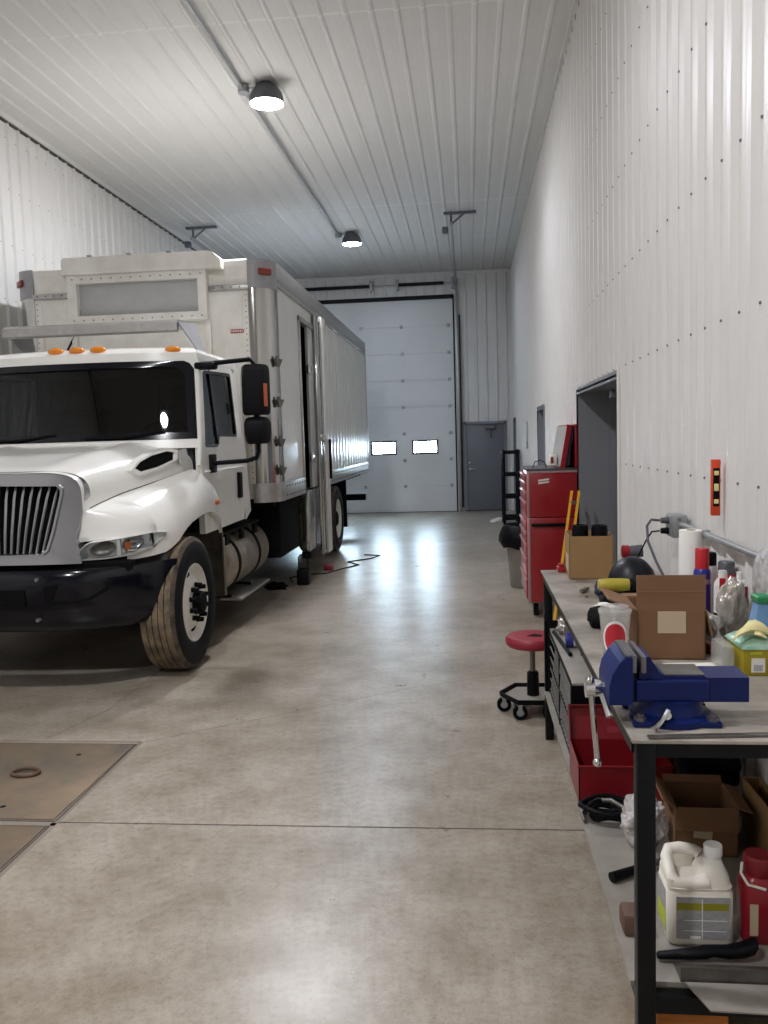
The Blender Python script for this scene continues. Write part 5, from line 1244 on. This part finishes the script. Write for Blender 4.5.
t = thing('trash_bin', 'grey trash bin lined with a black bag beside the tool cabinet', 'trash bin', (.60, 9.45, 0))
b = MB(M['bin']); b.lathe([(.0, .001), (.155, .001), (.162, .01), (.215, .66), (.225, .66), (.225, .68), (.21, .68), (.155, .03), (0, .03)], (.60, 9.45, 0), 'z', 32, False); b.build('bin_body', t)
b = MB(M['black']); rings = []
for z, r, am in ((.46, .25, .06), (.53, .285, .07), (.60, .275, .05), (.69, .245, .02), (.715, .225, .02), (.66, .20, .03), (.5, .17, .06)):
    rings.append([(.60+(r+am*.4*noise.noise(Vector((3*math.cos(a), 3*math.sin(a), z*4))))*math.cos(a), 9.45+(r+am*.4*noise.noise(Vector((3*math.cos(a), 3*math.sin(a), z*4))))*math.sin(a), z+.5*am*noise.noise(Vector((2*math.cos(a), 2*math.sin(a), 5)))) for a in [2*PI*j/36 for j in range(36)]])
b.loft(rings, False, True); b.build('bin_liner', t, True, 60)

t = thing('shelf_rack', 'black open plastic shelf rack standing by the right wall', 'shelf rack', (.79, 16.4, 0))
for z in (.12, .54, .97, 1.40):
    b = MB(M['black']); b.box((.63, 16.1, z-.03), (.96, 16.14, z+.03), .006); b.box((.63, 16.66, z-.03), (.96, 16.7, z+.03), .006); b.box((.63, 16.14, z-.03), (.66, 16.66, z+.03), .006); b.box((.93, 16.14, z-.03), (.96, 16.66, z+.03), .006)
    for k in range(6): b.box((.68+k*.045, 16.14, z-.012), (.698+k*.045, 16.66, z+.0))
    b.build('shelf', t, False)
for x in (.655, .935):
    for y in (16.125, 16.675):
        b = MB(M['black']); b.cyl((x, y, 0), (x, y, 1.45), .03, n=12)
        for z in (.10, .52, .95, 1.38): b.cyl((x, y, z), (x, y, z+.05), .036, n=12)
        b.build('post', t)
for i, (x, y, lb) in enumerate(((.46, 16.6, 'crumpled white scrap on the floor left of the black shelf rack'), (.57, 16.9, 'crumpled pale scrap on the floor close to the black shelf rack'))):
    b = MB(M['paper']); b.blob((x, y, .03), (.07, .05, .035), .6, 2.5, 40+i, .001, 3); b.build('floor_scrap', label=lb, cat='scrap', group='scraps beside the shelf rack')

t = thing('work_stool', 'rolling work stool with a round dark red seat at the bench end', 'stool', (.365, 5.1, 0))
sx, sy = .365, 5.1
b = MB([M['rednside'], M['matte_black']]); b.lathe([(0, .415), (.13, .415), (.154, .422), (.166, .44), (.166, .465), (.154, .482), (.12, .49), (0, .49)], (sx, sy, 0), 'z', 40); st = b.build('seat', t)
b = MB(M['matte_black']); b.prism([(-.04, -.03), (.05, -.05), (.06, .0), (.01, .03)], lambda a, c_, q: (sx+a, sy+c_-.02, q), .4895, .4912); b.build('worn_patch', st, False)
b = MB(M['steel']); b.cyl((sx, sy, .24), (sx, sy, .415), .017, n=16); b.build('post', t)
b = MB(M['black']); b.lathe([(.038, .105), (.036, .25), (.028, .258), (.018, .26)], (sx, sy, 0), 'z', 22); b.build('post_sleeve', t)
hx = lambda r: [(sx+r*math.cos(PI/3*k), sy+r*math.sin(PI/3*k)) for k in range(6)]
b = MB([M['black'], M['shelf']])
b.loft([[(x, y, .095) for x, y in hx(.20)], [(x, y, .105) for x, y in hx(.20)]])
b.loft([[(x, y, .10) for x, y in hx(.205)], [(x, y, .128) for x, y in hx(.21)], [(x, y, .128) for x, y in hx(.202)], [(x, y, .106) for x, y in hx(.196)]], False, False)
b.mi(1).loft([[(x, y, .106) for x, y in hx(.185)], [(x, y, .1075) for x, y in hx(.185)]]); b.build('base_tray', t, False)
for k in range(6):
    a = PI/3*k; x, y = sx+.18*math.cos(a), sy+.18*math.sin(a)
    b = MB([M['matte_black'], M['galv']]); b.cyl((x, y-.014, .046), (x, y+.014, .046), .045, n=22); b.mi(1); b.cyl((x, y-.016, .046), (x, y+.016, .046), .022, n=14); b.box((x-.012, y-.022, .035), (x+.012, y-.017, .092)); b.box((x-.012, y+.017, .035), (x+.012, y+.022, .092)); b.box((x-.016, y-.022, .090), (x+.016, y+.022, .096)); b.build('caster', t)

# things on the floor by the truck
t = thing('black_case', 'small black box with an upright handle on the floor by the truck', 'box', (-2.02, 9.75, 0))
b = MB(M['black']); b.box((-2.10, 9.68, .001), (-1.955, 9.84, .19), .012); b.build('body', t)
b = MB(M['black']); b.tube([(-2.085, 9.76, .185), (-2.085, 9.76, .33), (-2.06, 9.76, .36), (-2.0, 9.76, .36), (-1.975, 9.76, .33), (-1.97, 9.76, .185)], .009, 8); b.build('handle', t)
b = MB(M['matte_black']); b.blob((-2.3, 9.45, .03), (.12, .07, .05), .5, 2, 50, .001, 3); b.build('dark_rag', label='dark rag on the floor left of the small black box', cat='rag')
b = MB(M['redbox']); b.box((-1.96, 10.75, .001), (-1.84, 10.87, .08), .01); b.build('red_case', label='dark red case on the floor below the open side door', cat='case')
t = thing('floor_cable', 'thin black cable snaking on the floor beside the rear wheel', 'cable', (-1.7, 10.8, 0))
b = MB(M['black']); b.tube([(-2.2, 9.9, .008), (-2.3, 10.2, .008), (-2.1, 10.45, .008), (-1.9, 10.5, .008), (-1.72, 10.9, .008), (-1.55, 11.2, .008), (-1.75, 11.5, .008), (-1.45, 11.8, .008), (-1.35, 12.1, .008), (-1.6, 12.2, .008)], .008, 6); b.build('cord', t)
# ------------------------------------------------------------------ light, camera, view
wd = bpy.data.worlds.new('world'); scene.world = wd; wd.use_nodes = True
bg = wd.node_tree.nodes['Background']; bg.inputs[0].default_value = (.70, .86, 1, 1); bg.inputs[1].default_value = 30.0
cam = bpy.data.cameras.new('camera'); co = bpy.data.objects.new('camera', cam); COL.objects.link(co); scene.camera = co
co.matrix_world = Matrix(((0.99434, 0.0207, 0.1042, 0), (0.10195, 0.08996, -0.99071, 0), (-0.02988, 0.99573, 0.08734, 1.72), (0, 0, 0, 1)))
cam.sensor_fit = 'HORIZONTAL'; cam.sensor_width = 36; cam.lens = 36*826/768; cam.clip_start = .05; cam.clip_end = 200
vs = scene.view_settings; scene.display_settings.display_device = 'sRGB'
vs.view_transform = 'Standard'; vs.look = 'None'; vs.exposure = 1.42; vs.gamma = 1; vs.use_curve_mapping = False
cy = scene.cycles; cy.max_bounces = 10; cy.diffuse_bounces = 6; cy.glossy_bounces = 5; cy.transparent_max_bounces = 16
cy.caustics_reflective = False; cy.caustics_refractive = False; cy.sample_clamp_indirect = 6
cy.use_denoising = True
